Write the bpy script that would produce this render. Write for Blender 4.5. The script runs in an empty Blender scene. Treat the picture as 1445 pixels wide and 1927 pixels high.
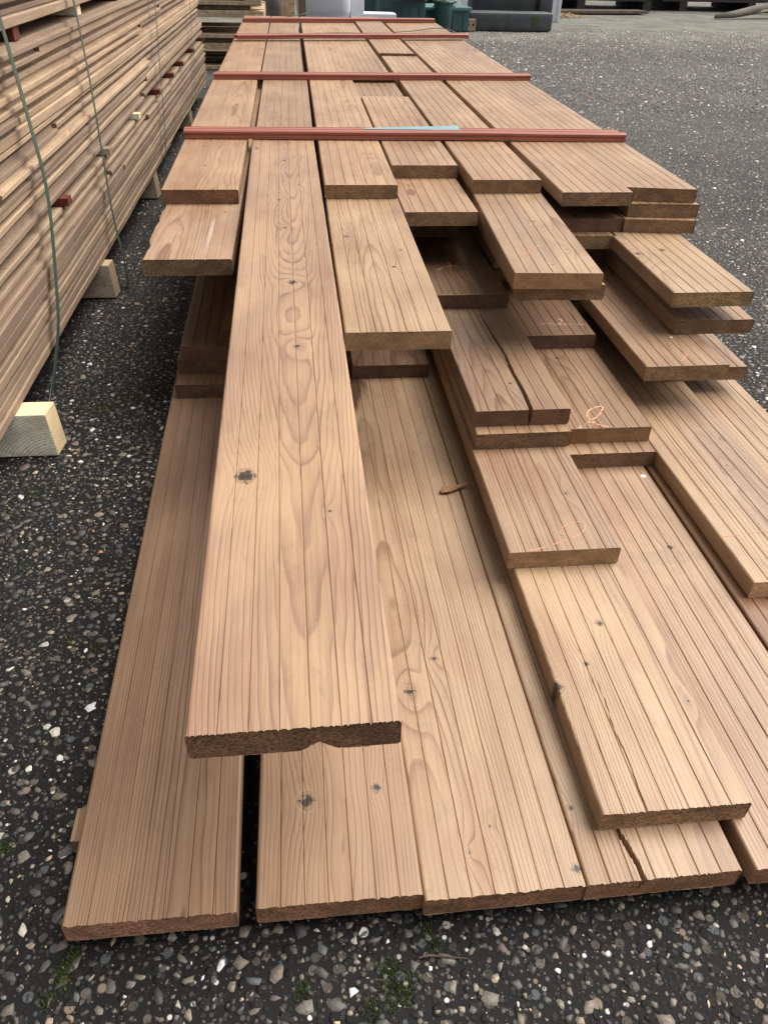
import bpy, bmesh, math, random
import numpy as np
from mathutils import Vector, Matrix, noise

R = random.Random(7)
scn = bpy.context.scene
H = 0.72                                   # camera height over the asphalt

# ------------------------------------------------------------------ camera
cam_d = bpy.data.cameras.new('camera'); cam = bpy.data.objects.new('camera', cam_d)
scn.collection.objects.link(cam); scn.camera = cam
AX = Vector((0.99471704, -0.04107591, 0.0940786)); AY = Vector((-0.09982208, -0.60084687, 0.79310693)); AZ = Vector((0.02394924, -0.79830809, -0.6017729))
cam.matrix_world = Matrix(((AX[0], -AX[1], -AX[2], 0), (AY[0], -AY[1], -AY[2], 0), (AZ[0], -AZ[1], -AZ[2], H), (0, 0, 0, 1)))
cam_d.sensor_fit = 'VERTICAL'; cam_d.sensor_height = 24; cam_d.lens = 24 * 1450 / 1927
cam_d.clip_start = 0.02; cam_d.clip_end = 400

# ------------------------------------------------------------------ sky, sun, exposure
SUN_EL, SUN_AZ = 56, -75                   # azimuth measured from +Y towards -X (bright overcast, brightest to the right)
w = bpy.data.worlds.new('World'); scn.world = w; w.use_nodes = True
nt = w.node_tree; nt.nodes.clear()
sky = nt.nodes.new('ShaderNodeTexSky'); sky.sky_type = 'NISHITA'; sky.sun_disc = False
sky.sun_elevation = math.radians(SUN_EL); sky.sun_rotation = math.radians(-SUN_AZ)
sky.air_density = 1.0; sky.dust_density = 3.0
hs = nt.nodes.new('ShaderNodeHueSaturation'); hs.inputs['Saturation'].default_value = 0.10
bg = nt.nodes.new('ShaderNodeBackground'); bg.inputs['Strength'].default_value = 0.085
ow = nt.nodes.new('ShaderNodeOutputWorld')
nt.links.new(sky.outputs[0], hs.inputs['Color']); nt.links.new(hs.outputs[0], bg.inputs[0]); nt.links.new(bg.outputs[0], ow.inputs[0])
sd = bpy.data.lights.new('sun', 'SUN'); sd.energy = 3.3; sd.angle = math.radians(58); sd.color = (1, 0.96, 0.90)
sun = bpy.data.objects.new('sun', sd); scn.collection.objects.link(sun)
e, a = math.radians(SUN_EL), math.radians(SUN_AZ)
sdir = Vector((-math.sin(a) * math.cos(e), math.cos(a) * math.cos(e), math.sin(e)))
sun.rotation_euler = sdir.to_track_quat('Z', 'Y').to_euler(); sun.location = (0, 0, 6)
vs = scn.view_settings; vs.view_transform = 'Standard'; vs.look = 'None'; vs.gamma = 1; vs.use_curve_mapping = False
vs.exposure = 0.93

# ------------------------------------------------------------------ helpers
COL = scn.collection
def link(o, parent=None, loc=None):
    COL.objects.link(o)
    if parent is not None: o.parent = parent
    if loc is not None: o.location = loc
    return o
def mesh(name, v, f, m=None, smooth=False):
    me = bpy.data.meshes.new(name); me.from_pydata([tuple(p) for p in v], [], [tuple(q) for q in f])
    if m: me.materials.append(m)
    if smooth:
        for p in me.polygons: p.use_smooth = True
    return me
def obj(name, me, parent=None, loc=None): return link(bpy.data.objects.new(name, me), parent, loc)
def empty(name, loc):
    o = bpy.data.objects.new(name, None); o.empty_display_size = 0.05
    return link(o, None, loc)
def tag(o, label=None, cat=None, group=None, kind=None):
    if label: o['label'] = label
    if cat: o['category'] = cat
    if group: o['group'] = group
    if kind: o['kind'] = kind
    return o
def bm_mesh(name, bm, m=None, smooth=False):
    me = bpy.data.meshes.new(name); bm.to_mesh(me); bm.free()
    if m: me.materials.append(m)
    if smooth:
        for p in me.polygons: p.use_smooth = True
    return me
def add_box(bm, c, s, rot=None, bev=0.0):
    r = bmesh.ops.create_cube(bm, size=1.0)
    M = Matrix.Translation(c) @ (rot.to_4x4() if rot else Matrix()) @ Matrix.Diagonal((s[0], s[1], s[2], 1))
    bmesh.ops.transform(bm, matrix=M, verts=r['verts'])
    if bev:
        es = list({e for v in r['verts'] for e in v.link_edges})
        bmesh.ops.bevel(bm, geom=es, offset=bev, segments=2, affect='EDGES', profile=0.6)
def box_mesh(name, c, s, m, bev=0.0, rot=None):
    bm = bmesh.new(); add_box(bm, c, s, rot, bev); return bm_mesh(name, bm, m)

# ------------------------------------------------------------------ node helper
class NT:
    def __init__(s, name):
        s.m = bpy.data.materials.new(name); s.m.use_nodes = True; s.t = s.m.node_tree
        s.b = s.t.nodes['Principled BSDF']
    def n(s, typ, **k):
        x = s.t.nodes.new('ShaderNode' + typ)
        for a_, v in k.items(): setattr(x, a_, v)
        return x
    def put(s, inp, v):
        if hasattr(v, 'is_output') or isinstance(v, bpy.types.NodeSocket): s.t.links.new(v, inp)
        else: inp.default_value = v
    def math(s, op, a_, b_=0.0, c_=0.0, clamp=False):
        x = s.n('Math', operation=op); x.use_clamp = clamp
        s.put(x.inputs[0], a_); s.put(x.inputs[1], b_)
        if op in ('MULTIPLY_ADD',): s.put(x.inputs[2], c_)
        return x.outputs[0]
    def vmul(s, v, k):
        x = s.n('VectorMath', operation='MULTIPLY'); s.put(x.inputs[0], v); x.inputs[1].default_value = k; return x.outputs[0]
    def vadd(s, v, k):
        x = s.n('VectorMath', operation='ADD'); s.put(x.inputs[0], v); x.inputs[1].default_value = k; return x.outputs[0]
    def noise(s, v, scale, detail=2.0, rough=0.5):
        x = s.n('TexNoise'); s.put(x.inputs['Vector'], v); x.inputs['Scale'].default_value = scale
        x.inputs['Detail'].default_value = detail; x.inputs['Roughness'].default_value = rough; return x.outputs['Fac']
    def ramp(s, f, stops, mode='LINEAR'):
        x = s.n('ValToRGB'); x.color_ramp.interpolation = mode
        el = x.color_ramp.elements
        while len(el) < len(stops): el.new(0.5)
        for q, (p, c) in zip(el, stops):
            q.position = p; q.color = (c, c, c, 1) if isinstance(c, (int, float)) else (*c, 1)
        s.put(x.inputs[0], f); return x.outputs[0]
    def mix(s, f, a_, b_, mode='MIX'):
        x = s.n('Mix', data_type='RGBA', blend_type=mode)
        s.put(x.inputs[0], f); s.put(x.inputs[6], a_ if not isinstance(a_, tuple) else (*a_, 1)); s.put(x.inputs[7], b_ if not isinstance(b_, tuple) else (*b_, 1))
        return x.outputs[2]
    def bump(s, h, strength, dist, prev=None):
        x = s.n('Bump'); x.inputs['Strength'].default_value = strength; x.inputs['Distance'].default_value = dist
        s.put(x.inputs['Height'], h)
        if prev is not None: s.put(x.inputs['Normal'], prev)
        return x.outputs[0]
    def out(s, color, rough=0.6, normal=None, spec=0.4):
        s.put(s.b.inputs['Base Color'], color if not isinstance(color, tuple) else (*color, 1))
        s.put(s.b.inputs['Roughness'], rough); s.b.inputs['Specular IOR Level'].default_value = spec
        if normal is not None: s.put(s.b.inputs['Normal'], normal)
        return s.m

# ------------------------------------------------------------------ wood
LIGHT, DARK, GREY = (0.465, 0.288, 0.163), (0.185, 0.084, 0.040), (0.27, 0.178, 0.135)
ALB = 0.72
ENDC = (0.13, 0.066, 0.034)
def cs(c, k): return tuple(min(1, x * k) for x in c)
def wood(name, seed, tone=1.0, pith=(0.0, -0.05), tilt=0.012, spacing=0.0042, wav=1.0, knots=(), grey=0.35, light=LIGHT, dark=DARK,
         stains=(), cracks=(), warm=None, end=ENDC, rough=0.47, endrough=1.0, contrast=1.0, per_object=False):
    """rings of a log cut by the board: the same 3D field colours faces, edges and sawn ends"""
    N = NT(name); rs = random.Random(seed); tone = tone * ALB; end = cs(end, 0.78)
    tc = N.n('TexCoord'); P = tc.outputs['Object']
    if per_object:
        oi = N.n('ObjectInfo'); cb = N.n('CombineXYZ')
        N.put(cb.inputs[0], N.math('MULTIPLY_ADD', oi.outputs['Random'], 0.06, -0.03)); N.put(cb.inputs[1], N.math('MULTIPLY', oi.outputs['Random'], 93.0)); N.put(cb.inputs[2], N.math('MULTIPLY_ADD', oi.outputs['Random'], -0.04, 0.01))
        va = N.n('VectorMath', operation='ADD'); N.put(va.inputs[0], P); N.put(va.inputs[1], cb.outputs[0]); P = va.outputs[0]
    sp = N.n('SeparateXYZ'); N.put(sp.inputs[0], P); x, y, z = sp.outputs
    off = (rs.uniform(0, 50), rs.uniform(0, 50), rs.uniform(0, 50))
    Ps = N.vadd(P, off)
    n1 = N.noise(N.vmul(Ps, (1.6, 1.3, 1.6)), 1.0, 2.0, 0.5)
    n2 = N.noise(N.vmul(N.vadd(Ps, (9, 3, 1)), (2.4, 2.3, 2.4)), 1.0, 3.0, 0.55)
    n3 = N.noise(N.vmul(Ps, (60, 9, 60)), 1.0, 2.0, 0.6)
    dx = N.math('ADD', x, N.math('MULTIPLY_ADD', n1, 0.05 * wav, -0.025 * wav - pith[0]))
    zz = N.math('MULTIPLY_ADD', y, tilt, -pith[1])
    dz = N.math('ADD', N.math('ADD', z, zz), N.math('MULTIPLY_ADD', n2, 0.055 * wav, -0.0275 * wav))
    dz = N.math('ADD', dz, N.math('MULTIPLY_ADD', n3, 0.0009, -0.00045))
    r = N.math('SQRT', N.math('ADD', N.math('MULTIPLY', dx, dx), N.math('MULTIPLY', dz, dz)))
    kmask = None; kdark = None; kring = None
    for (kx, ky, kr) in knots:
        a1 = N.math('SUBTRACT', x, kx); b1 = N.math('MULTIPLY', N.math('SUBTRACT', y, ky), 0.8)
        d2 = N.math('ADD', N.math('MULTIPLY', a1, a1), N.math('MULTIPLY', b1, b1))
        g = N.math('EXPONENT', N.math('MULTIPLY', d2, -1.0 / (2.6 * kr) ** 2))
        b3 = N.math('MULTIPLY', b1, 0.33)
        g2 = N.math('EXPONENT', N.math('MULTIPLY', N.math('ADD', N.math('MULTIPLY', a1, a1), N.math('MULTIPLY', b3, b3)), -1.0 / (2.2 * kr) ** 2))
        r = N.math('ADD', r, N.math('ADD', N.math('MULTIPLY', g, kr * 0.38), N.math('MULTIPLY', g2, kr * 0.62)))
        dd = N.math('SQRT', d2); dd = N.math('ADD', dd, N.math('MULTIPLY_ADD', n3, kr * 0.7, -kr * 0.35))
        core = N.math('SUBTRACT', 1.0, N.math('DIVIDE', dd, kr), clamp=True)
        kmask = core if kmask is None else N.math('MAXIMUM', kmask, core)
        if kr >= .0058:
            wb = N.math('MULTIPLY_ADD', N.noise(N.vmul(Ps, (260, 260, 260)), 1.0, 1.0), kr * .9, -kr * .45)
            l1 = N.math('SUBTRACT', 1.0, N.math('DIVIDE', N.math('ABSOLUTE', N.math('ADD', b1, wb)), kr * .13), clamp=True)
            l2 = N.math('SUBTRACT', 1.0, N.math('DIVIDE', N.math('ABSOLUTE', N.math('ADD', a1, wb)), kr * .10), clamp=True)
            l2 = N.math('MULTIPLY', l2, N.math('LESS_THAN', b1, 0.0))
            ck = N.math('MULTIPLY', N.math('MAXIMUM', l1, l2), N.math('MULTIPLY', core, 4.0, clamp=True))
            kdark = ck if kdark is None else N.math('MAXIMUM', kdark, ck)
    rn = N.math('ADD', N.math('DIVIDE', r, spacing), N.math('MULTIPLY', N.noise(N.vmul(Ps, (9, .6, 9)), 1.0, 1.0), 2.2))
    ph = N.math('FRACT', rn)
    ring = N.ramp(ph, [(0.0, 0.0), (0.45, 0.06), (0.70, 0.34), (0.88, 1.0), (0.95, 0.85), (1.0, 0.0)])
    rv = N.n('TexWhiteNoise', noise_dimensions='1D'); N.put(rv.inputs['W'], N.math('FLOOR', rn))
    ring = N.math('MULTIPLY', ring, N.math('MULTIPLY_ADD', rv.outputs['Value'], 0.55, 0.5))
    ring0 = ring
    amp = N.noise(N.vmul(N.vadd(Ps, (5, 2, 8)), (34, .9, 34)), 1.0, 3.0, 0.6)
    ring = N.math('MULTIPLY', ring, N.ramp(amp, [(.36, .50), (.64, 1.0)]))
    fib = N.noise(N.vmul(Ps, (520, 9, 520)), 1.0, 2.0, 0.65)
    big = N.noise(N.vmul(Ps, (9, 0.9, 9)), 1.0, 3.0, 0.5)
    streak = N.noise(N.vmul(N.vadd(Ps, (3, 7, 2)), (75, 1.3, 75)), 1.0, 3.0, 0.6)
    li = cs(light, tone); dk = cs(dark, tone ** 0.8)
    c = N.mix(N.math('MULTIPLY', ring, 1.15 * contrast, clamp=True), li, dk)
    c = N.mix(N.ramp(big, [(0.40, 0.0), (0.68, grey)]), c, cs(GREY, tone))
    c = N.mix(N.ramp(streak, [(0.44, 0.0), (0.74, 0.42)]), c, cs(dark, tone * 1.35))
    c = N.mix(N.ramp(fib, [(0.35, 0.20), (0.60, 0.0)]), c, (0.06, 0.03, 0.015))
    c = N.mix(N.ramp(N.noise(N.vmul(Ps, (16, 2.2, 16)), 1.0, 2.0), [(0.50, 0.0), (0.72, 0.22)]), c, cs(light, tone * 1.28))
    bl = N.noise(N.vmul(N.vadd(Ps, (1, 4, 6)), (10, 5.0, 10)), 1.0, 3.0, 0.55)
    c = N.mix(N.ramp(bl, [(.50, 0.0), (.72, .42)]), c, cs((light[0] * 1.12, light[1] * 1.17, light[2] * 1.18), tone * 1.10))
    c = N.mix(N.ramp(bl, [(.28, .42), (.47, 0.0)]), c, cs((dark[0] * 1.3, dark[1] * 1.25, dark[2] * 1.2), tone))
    for (sx, sy, rx, ry, col, st) in stains:
        a1 = N.math('DIVIDE', N.math('SUBTRACT', x, sx), rx); b1 = N.math('DIVIDE', N.math('SUBTRACT', y, sy), ry)
        d = N.math('ADD', N.math('SQRT', N.math('ADD', N.math('MULTIPLY', a1, a1), N.math('MULTIPLY', b1, b1))), N.math('MULTIPLY_ADD', n3, 1.6, -0.8))
        c = N.mix(N.ramp(d, [(0.75, st), (1.05, 0.0)]), c, col)
    if kmask is not None:
        halo = N.ramp(kmask, [(0.0, 0.0), (0.06, 0.55), (0.30, 0.6)])
        c = N.mix(halo, c, cs((0.42, 0.28, 0.16), tone))
        kr_ = N.math('SINE', N.math('MULTIPLY', kmask, 26.0))
        c = N.mix(N.math('MULTIPLY', N.ramp(kmask, [(0.14, 0.0), (0.22, 0.8)]), N.math('MULTIPLY_ADD', kr_, 0.25, 0.7)), c, cs((0.24, 0.15, 0.095), tone))
        c = N.mix(N.ramp(N.math('MULTIPLY', kmask, N.math('MULTIPLY_ADD', N.noise(N.vmul(Ps, (120, 120, 120)), 1.0, 2.0), 2.0, 0.0)), [(0.50, 0.0), (0.62, 0.9)]), c, (0.02, 0.012, 0.008))
    if kdark is not None: c = N.mix(kdark, c, (0.012, 0.008, 0.006))
    # soiling, clinging sawdust
    dirt = N.noise(N.vmul(Ps, (45, 22, 45)), 1.0, 4.0, 0.7)
    c = N.mix(N.ramp(dirt, [(0.56, 0.0), (0.72, 0.22)]), c, (0.07, 0.045, 0.03))
    spk = N.noise(N.vmul(Ps, (900, 700, 900)), 1.0, 1.0, 0.5)
    c = N.mix(N.ramp(spk, [(0.70, 0.0), (0.76, 0.5)]), c, cs(light, tone * 1.7))
    # sawn ends
    geo = N.n('NewGeometry'); tv = N.n('VectorTransform', vector_type='NORMAL', convert_from='WORLD', convert_to='OBJECT')
    N.put(tv.inputs[0], geo.outputs['True Normal']); s2 = N.n('SeparateXYZ'); N.put(s2.inputs[0], tv.outputs[0])
    isend = N.ramp(N.math('ABSOLUTE', s2.outputs[1]), [(0.55, 0.0), (0.75, 1.0)])
    sp1 = N.noise(N.vmul(Ps, (330, 330, 520)), 1.0, 4.0, 0.75)
    ec = N.mix(N.math('MULTIPLY', ring0, 1.25, clamp=True), cs(end, 1.55), cs(end, 0.50))
    ec = N.mix(N.ramp(sp1, [(0.42, 0.0), (0.52, 0.40 * endrough), (0.64, 0.95 * endrough)]), ec, cs(end, 3.4))
    ec = N.mix(N.ramp(sp1, [(0.34, 0.85 * endrough), (0.46, 0.0)]), ec, cs(end, 0.25))
    ec = N.mix(N.ramp(N.noise(N.vmul(Ps, (28, 28, 45)), 1.0, 2.0), [(0.42, 0.0), (0.60, 0.45)]), ec, cs(end, 0.55))
    c = N.mix(isend, c, ec)
    hb = N.math('ADD', N.math('MULTIPLY', ring, -0.6), N.math('MULTIPLY', fib, 0.5))
    hb = N.math('ADD', hb, N.math('MULTIPLY', N.math('MULTIPLY', sp1, isend), 9.0 * endrough))
    nb = N.bump(hb, 0.5, 0.0008)
    ro = N.math('MULTIPLY_ADD', ring, -0.10, rough); ro = N.math('ADD', ro, N.math('MULTIPLY', isend, 0.3))
    return N.out(c, ro, nb, 0.45)

# ------------------------------------------------------------------ decking board mesh
BW, BT, ZP = 0.145, 0.0262, 0.0268
def ztop(k): return H - 0.670 + k * ZP
def board_mesh(name, L, m, seed, skew=0.0, crack=None, wane=None, chip=None, fine=False, roughend=0.00025, bow=None, round_r=0.003, rot_sag=0.0):
    rs = random.Random(seed)
    gw, gd = 0.0010, 0.0011
    hw = BW / 2
    xs = {}
    def addx(x): xs[round(x, 5)] = 1
    for a_ in range(5): addx(-hw + round_r * (1 - math.cos(a_ * math.pi / 8))); addx(hw - round_r * (1 - math.cos(a_ * math.pi / 8)))
    for g in range(1, 7):
        gx = -hw + BW * g / 7
        for q in (-gw, -gw * 0.45, 0, gw * 0.45, gw): addx(gx + q)
    step = 0.00085 if fine or crack else 0.0035
    t = -hw + round_r + step
    while t < hw - round_r - 0.0005: addx(t); t += step
    X = sorted(xs)
    X = [x for i, x in enumerate(X) if i == 0 or x - X[i - 1] > 0.00018]
    ys = [0.0, 0.0012, 0.004]
    if crack: 
        t = 0.008
        while t < crack['len'] + 0.02: ys.append(t); t += 0.006
    if wane or bow or chip:
        t = 0.012
        while t < min(L, (wane or bow or {'len': 0.06})['len']): 
            ys.append(t); t += 0.012
    ys = sorted(set(ys)); 
    base = [v for v in ys if v < L - 0.01]
    t = max(base) + 0.35
    while t < L - 0.2: base.append(t); t += 0.35
    base.append(L); ys = base
    def zt(x, y):
        h = 0.0
        e = hw - abs(x)
        if e < round_r: h -= round_r - math.sqrt(max(0, round_r ** 2 - (round_r - e) ** 2))
        g = ((x + hw) / BW * 7) % 1.0; gi = round((x + hw) / BW * 7)
        if 1 <= gi <= 6:
            q = abs(x - (-hw + BW * gi / 7))
            if q < gw * 1.02: h -= gd * (1 - (q / gw) ** 2) 
        if crack:
            cx, cw, cd = crack['f'](y)
            q = abs(x - cx)
            if cw > 0 and q < cw: h -= cd * min(1.0, (1 - q / cw) * 2.2)
        return h
    NX = len(X)
    bot = [(hw - 0.0015, 0), (-hw + 0.0015, 0)]
    # bottom run right to left with shallow grooves
    bx = []
    for g in range(6, 0, -1):
        gx = -hw + BW * g / 7
        bx += [(gx + gw, 0), (gx, gd * 0.9), (gx - gw, 0)]
    if chip:
        t = chip[0] - chip[1]
        while t <= chip[0] + chip[1]:
            if all(abs(t - q[0]) > .0008 for q in bx): bx.append((t, 0))
            t += chip[1] / 6
        bx.sort(key=lambda q: -q[0])
    bottom = [(hw, 0.002), (hw - 0.002, 0)] + bx + [(-hw + 0.002, 0), (-hw, 0.002)]
    V = []; F = []
    nb = len(bottom); n = NX + nb
    for j, y in enumerate(ys):
        for i, x in enumerate(X):
            jy = -abs(rs.gauss(0, 1)) * roughend * 1.6 if j == 0 else 0
            xx = x; zz = zt(x, y)
            if wane and x < -hw + 0.03:
                xx = x + wane['f'](y) * (1 - (x + hw) / 0.03)
            sk = skew * (x / BW) * max(0.0, 1 - y / 0.3)
            V.append((xx, y + jy + sk, zz))
        for (x, z) in bottom:
            jy = -abs(rs.gauss(0, 1)) * roughend * .6 if j == 0 else 0
            zz = -BT + z; xx = x
            if chip and abs(x - chip[0]) < chip[1] and y < 0.05: zz += chip[2] * (1 - y / 0.05) * (1 - abs(x - chip[0]) / chip[1])
            if wane and x < -hw + 0.03: xx = x + wane['f'](y) * 0.6
            sk = skew * (x / BW) * max(0.0, 1 - y / 0.3)
            V.append((xx, y + jy + sk, zz))
    for j in range(len(ys) - 1):
        for i in range(n):
            a_ = j * n + i; b_ = j * n + (i + 1) % n
            F.append((a_, b_, b_ + n, a_ + n))
    # front cap: strips between the top row and the bottom row, so cracks and grooves stay open
    def cap(j, flip):
        o = len(V); tri = []
        for i in range(n):
            v = V[j * n + i]; sk = skew * (v[0] / BW) if j == 0 else 0
            V.append((v[0], (0.0001 + sk) if j == 0 else v[1], v[2]))
        ti = 0; bi = nb - 1                  # left to right on both
        while ti < NX - 1 or bi > 0:
            tx = X[ti + 1] if ti < NX - 1 else 9
            bxn = bottom[bi - 1][0] if bi > 0 else 9
            if tx <= bxn: f = (o + ti, o + NX + bi, o + ti + 1); ti += 1
            else: f = (o + ti, o + NX + bi, o + NX + bi - 1); bi -= 1
            tri.append(f if not flip else f[::-1])
        return tri
    F += cap(0, False); F += cap(len(ys) - 1, True)
    me = mesh(name, V, F, m)
    sm = []
    for p in me.polygons: sm.append(abs(p.normal.y) < 0.5 and False)
    return me

BOARD = {}
def place_board(key, xf, yf, k, L, m, label, group='grooved decking boards in the open pile', slope=0.0, yaw_obj=None, **kw):
    """xf: world x of the left top corner at the front end; slope: dx per dy of its left edge"""
    me = board_mesh('decking_board', L, m, hash(key) % 1000 if isinstance(key, int) else sum(map(ord, key)), **kw)
    o = obj('decking_board', me, None, (xf + BW / 2, yf, ztop(k)))
    o.rotation_euler.z = -math.atan(slope)
    tag(o, label, 'board', group)
    BOARD[key] = o
    return o

YE = 5.25
MH = wood('wood_hero', 3, 1.08, pith=(0.010, -0.080), tilt=-0.031, spacing=0.0029, wav=0.30, grey=0.45, contrast=1.3, dark=(.18, .09, .06),
          knots=[(-0.042, 0.296, .0130), (0.009, 0.788, .0110), (0.013, 0.576, .007), (0.0, 1.035, .006), (-0.010, 1.20, .008), (0.002, 1.49, .008), (0.036, 0.235, .003), (-0.060, 1.60, .009), (0.03, 1.30, .004)], end=(0.15, 0.072, 0.035))
M_B1 = wood('wood_bottom_left', 11, 0.78, contrast=1.25, light=(.435, .262, .150), pith=(0.028, -0.04), tilt=0.010, spacing=.0026, wav=0.23, grey=0.65, knots=[(0.066, 0.57, .004)], end=(0.24, 0.115, 0.065), dark=(0.15, 0.075, 0.045))
M_B2 = wood('wood_bottom_two_knots', 21, 0.86, light=(.435, .262, .150), pith=(0.0, -0.035), tilt=-0.04, spacing=.0034, wav=0.6, grey=0.3, knots=[(-0.028, 0.099, .011), (0.041, 0.107, .006)], end=(0.20, 0.095, 0.045))
M_B3 = wood('wood_bottom_pale', 31, 1.0, light=(.485, .322, .188), pith=(-0.055, -0.09), tilt=0.008, spacing=.0027, wav=0.21, grey=0.25, knots=[(-0.025, 0.040, .004), (-0.001, 0.063, .003), (-0.02, 0.275, .006), (-0.054, 0.23, .008), (0.068, 0.015, .006)],
            stains=[(-0.072, 0.95, 0.035, 0.09, (0.05, 0.015, 0.012), 0.85)], end=(0.18, 0.085, 0.04))
M_B4 = wood('wood_bottom_cracked', 41, .96, light=(.485, .322, .188), pith=(0.05, -0.12), tilt=0.01, spacing=0.003, wav=0.21, grey=0.3, knots=[(-0.065, 0.075, .005)], end=(0.19, 0.09, 0.04))
M_B5 = wood('wood_bottom_striped', 51, 1.0, light=(.45, .288, .176), pith=(0.10, -0.10), tilt=0.006, spacing=0.0036, wav=0.17, grey=0.2, knots=[(0.033, 0.45, .006)], stains=[(0.02, 0.43, 0.06, 0.016, (0.17, 0.12, 0.08), 0.32)], end=(0.22, 0.09, 0.045))
M_F5 = wood('wood_long_crack', 61, 1.06, light=(.485, .322, .188), pith=(0.065, -0.09), tilt=0.008, spacing=.0026, wav=0.21, grey=0.22, knots=[(0.005, 0.24, .006), (-0.030, 0.18, .005), (0.062, 0.12, .003), (-0.072, 0.15, .010)], end=(0.17, 0.095, 0.045))
M_E4c = wood('wood_mark_end', 71, .9, light=(.45, .288, .176), pith=(0.02, -0.09), tilt=0.012, spacing=.0028, wav=0.21, grey=0.5, knots=[(0.036, 0.12, .004)], end=(0.270, 0.159, 0.076), endrough=0.35)
M_E4 = wood('wood_split', 81, .78, light=(.45, .288, .176), pith=(-0.03, -0.06), tilt=0.03, spacing=.0042, wav=0.38, grey=0.75, knots=[(0.0, 0.085, .005)], end=(0.115, 0.055, 0.028), endrough=0.35)
M_T3b = wood('wood_wide_step', 91, .97, light=(.485, .322, .188), pith=(-0.01, -0.045), tilt=0.014, spacing=.0034, wav=0.34, grey=0.3, knots=[(-0.045, 0.404, .008), (0.042, 0.33, .005), (0.022, 0.25, .005)], end=(0.257, 0.155, 0.074), endrough=0.25)
M_G6 = wood('wood_right_long', 101, .98, light=(.485, .322, .188), pith=(0.02, -0.10), tilt=0.006, spacing=0.0032, wav=0.21, grey=0.6, knots=[(0.045, 0.335, .003), (0.02, 0.26, .003), (0.01, 0.215, .003), (-0.03, 0.5, .004)], end=(0.365, 0.223, 0.121), endrough=0.4)
M_T5b = wood('wood_five_long', 111, .95, light=(.485, .322, .188), pith=(0.055, -0.09), tilt=0.01, spacing=.003, wav=0.25, grey=0.5, knots=[(0.015, 0.275, .006), (0.04, 0.115, .004), (-0.002, 0.04, .004)], end=(0.270, 0.155, 0.074), endrough=0.25)
M_D5b = wood('wood_loop_mark', 121, .78, light=(.45, .27, .14), pith=(-0.02, -0.05), tilt=0.03, spacing=0.004, wav=0.38, grey=0.3, knots=[(-0.01, 0.25, .006)], end=(0.203, 0.108, 0.047), endrough=0.3)
M_T1b = wood('wood_resin_streak', 131, 1.05, light=(.45, .288, .176), pith=(-0.04, -0.08), tilt=0.012, spacing=.0032, wav=0.25, grey=0.3, knots=[(0.045, 0.26, .005)], stains=[(0.028, 0.13, 0.004, 0.10, (0.42, 0.34, 0.29), 0.6)], end=(0.12, 0.075, 0.04))
M_T1 = wood('wood_top_left', 141, 1.0, pith=(0.03, -0.07), tilt=0.012, spacing=.0032, wav=0.29, grey=0.3, knots=[(-0.004, 0.186, .007), (-0.021, 0.37, .007), (0.06, 0.36, .004)], end=(0.135, 0.065, 0.03))
M_R1 = wood('wood_ring_knot', 151, .95, light=(.485, .322, .188), pith=(-.05, -0.07), tilt=0.012, spacing=.0034, wav=0.29, grey=0.35, knots=[(-0.005, 0.22, .008), (-0.06, 0.2, .01), (0.03, 0.06, .003)], end=(0.19, 0.12, 0.055))
TONE = []
for i, (t, g, sp_, pz) in enumerate([(1.0, .3, .004, -.06), (0.92, .55, .0034, -.09), (0.84, .4, .0044, -.05), (1.06, .2, .003, -.12), (0.76, .45, .0038, -.07)]):
    TONE.append(wood('wood_thermo_%s' % 'abcde'[i], 200 + i, t, pith=((-.07, .055, -.04, .09, .06)[i], pz - .02), tilt=0.006, spacing=sp_ * .8, wav=0.3, grey=g, per_object=True,
                     knots=[(R.uniform(-.05, .05), 0.25 + 0.9 * q + R.uniform(0, .4), R.uniform(.005, .009)) for q in range(0)], end=((0.17, 0.10, 0.048) if i != 2 else (0.13, 0.07, 0.035)), endrough=0.7))
DEEP = wood('wood_damp_shade_tint', 240, .50, pith=(.05, -.06), tilt=.01, spacing=.0036, wav=.4, grey=.2, light=(.44, .25, .14), dark=(.14, .06, .03), per_object=True, end=(.10, .05, .028), endrough=.5)  # damp brown boards, tone lowered further to paint in the shade of deep gaps
# long boards lying beyond the first batten carry knots at irregular steps
FAR = []
for i, (t, g) in enumerate([(1.02, .25), (0.92, .6), (1.06, .2), (0.98, .4), (1.0, .3), (1.03, .3), (0.98, .35)]):
    FAR.append(wood('wood_far_%s' % 'abcdefg'[i], 300 + i, t, pith=(R.choice((-1, 1)) * R.uniform(.02, .06), -0.07), tilt=0.006, spacing=0.0034, wav=0.42, grey=g,
                    knots=[(R.uniform(-.055, .055), 0.2 + 0.42 * q + R.uniform(-.15, .15), R.uniform(.005, .009)) for q in range(7)], end=(0.15, 0.085, 0.04)))

def crk(pts, depth, wmax, taper=1.0):
    """pts: (y, x) of the crack centre in board coordinates"""
    L = pts[-1][0]
    def f(y):
        if y > L: return 0, 0, 0
        for (y0, x0), (y1, x1) in zip(pts, pts[1:]):
            if y <= y1:
                t = (y - y0) / (y1 - y0); cx = x0 + (x1 - x0) * t; break
        cx += 0.0006 * noise.noise(Vector((y * 160, 3, 1)))
        u = 1 - y / L
        return cx, wmax * (u ** taper) + min(.0007, wmax * .3 + .0003), depth * min(1, u * 2 + 0.15)
    return dict(len=L, f=f)

pb = place_board
G2 = 'grooved decking boards in the open pile'
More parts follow.
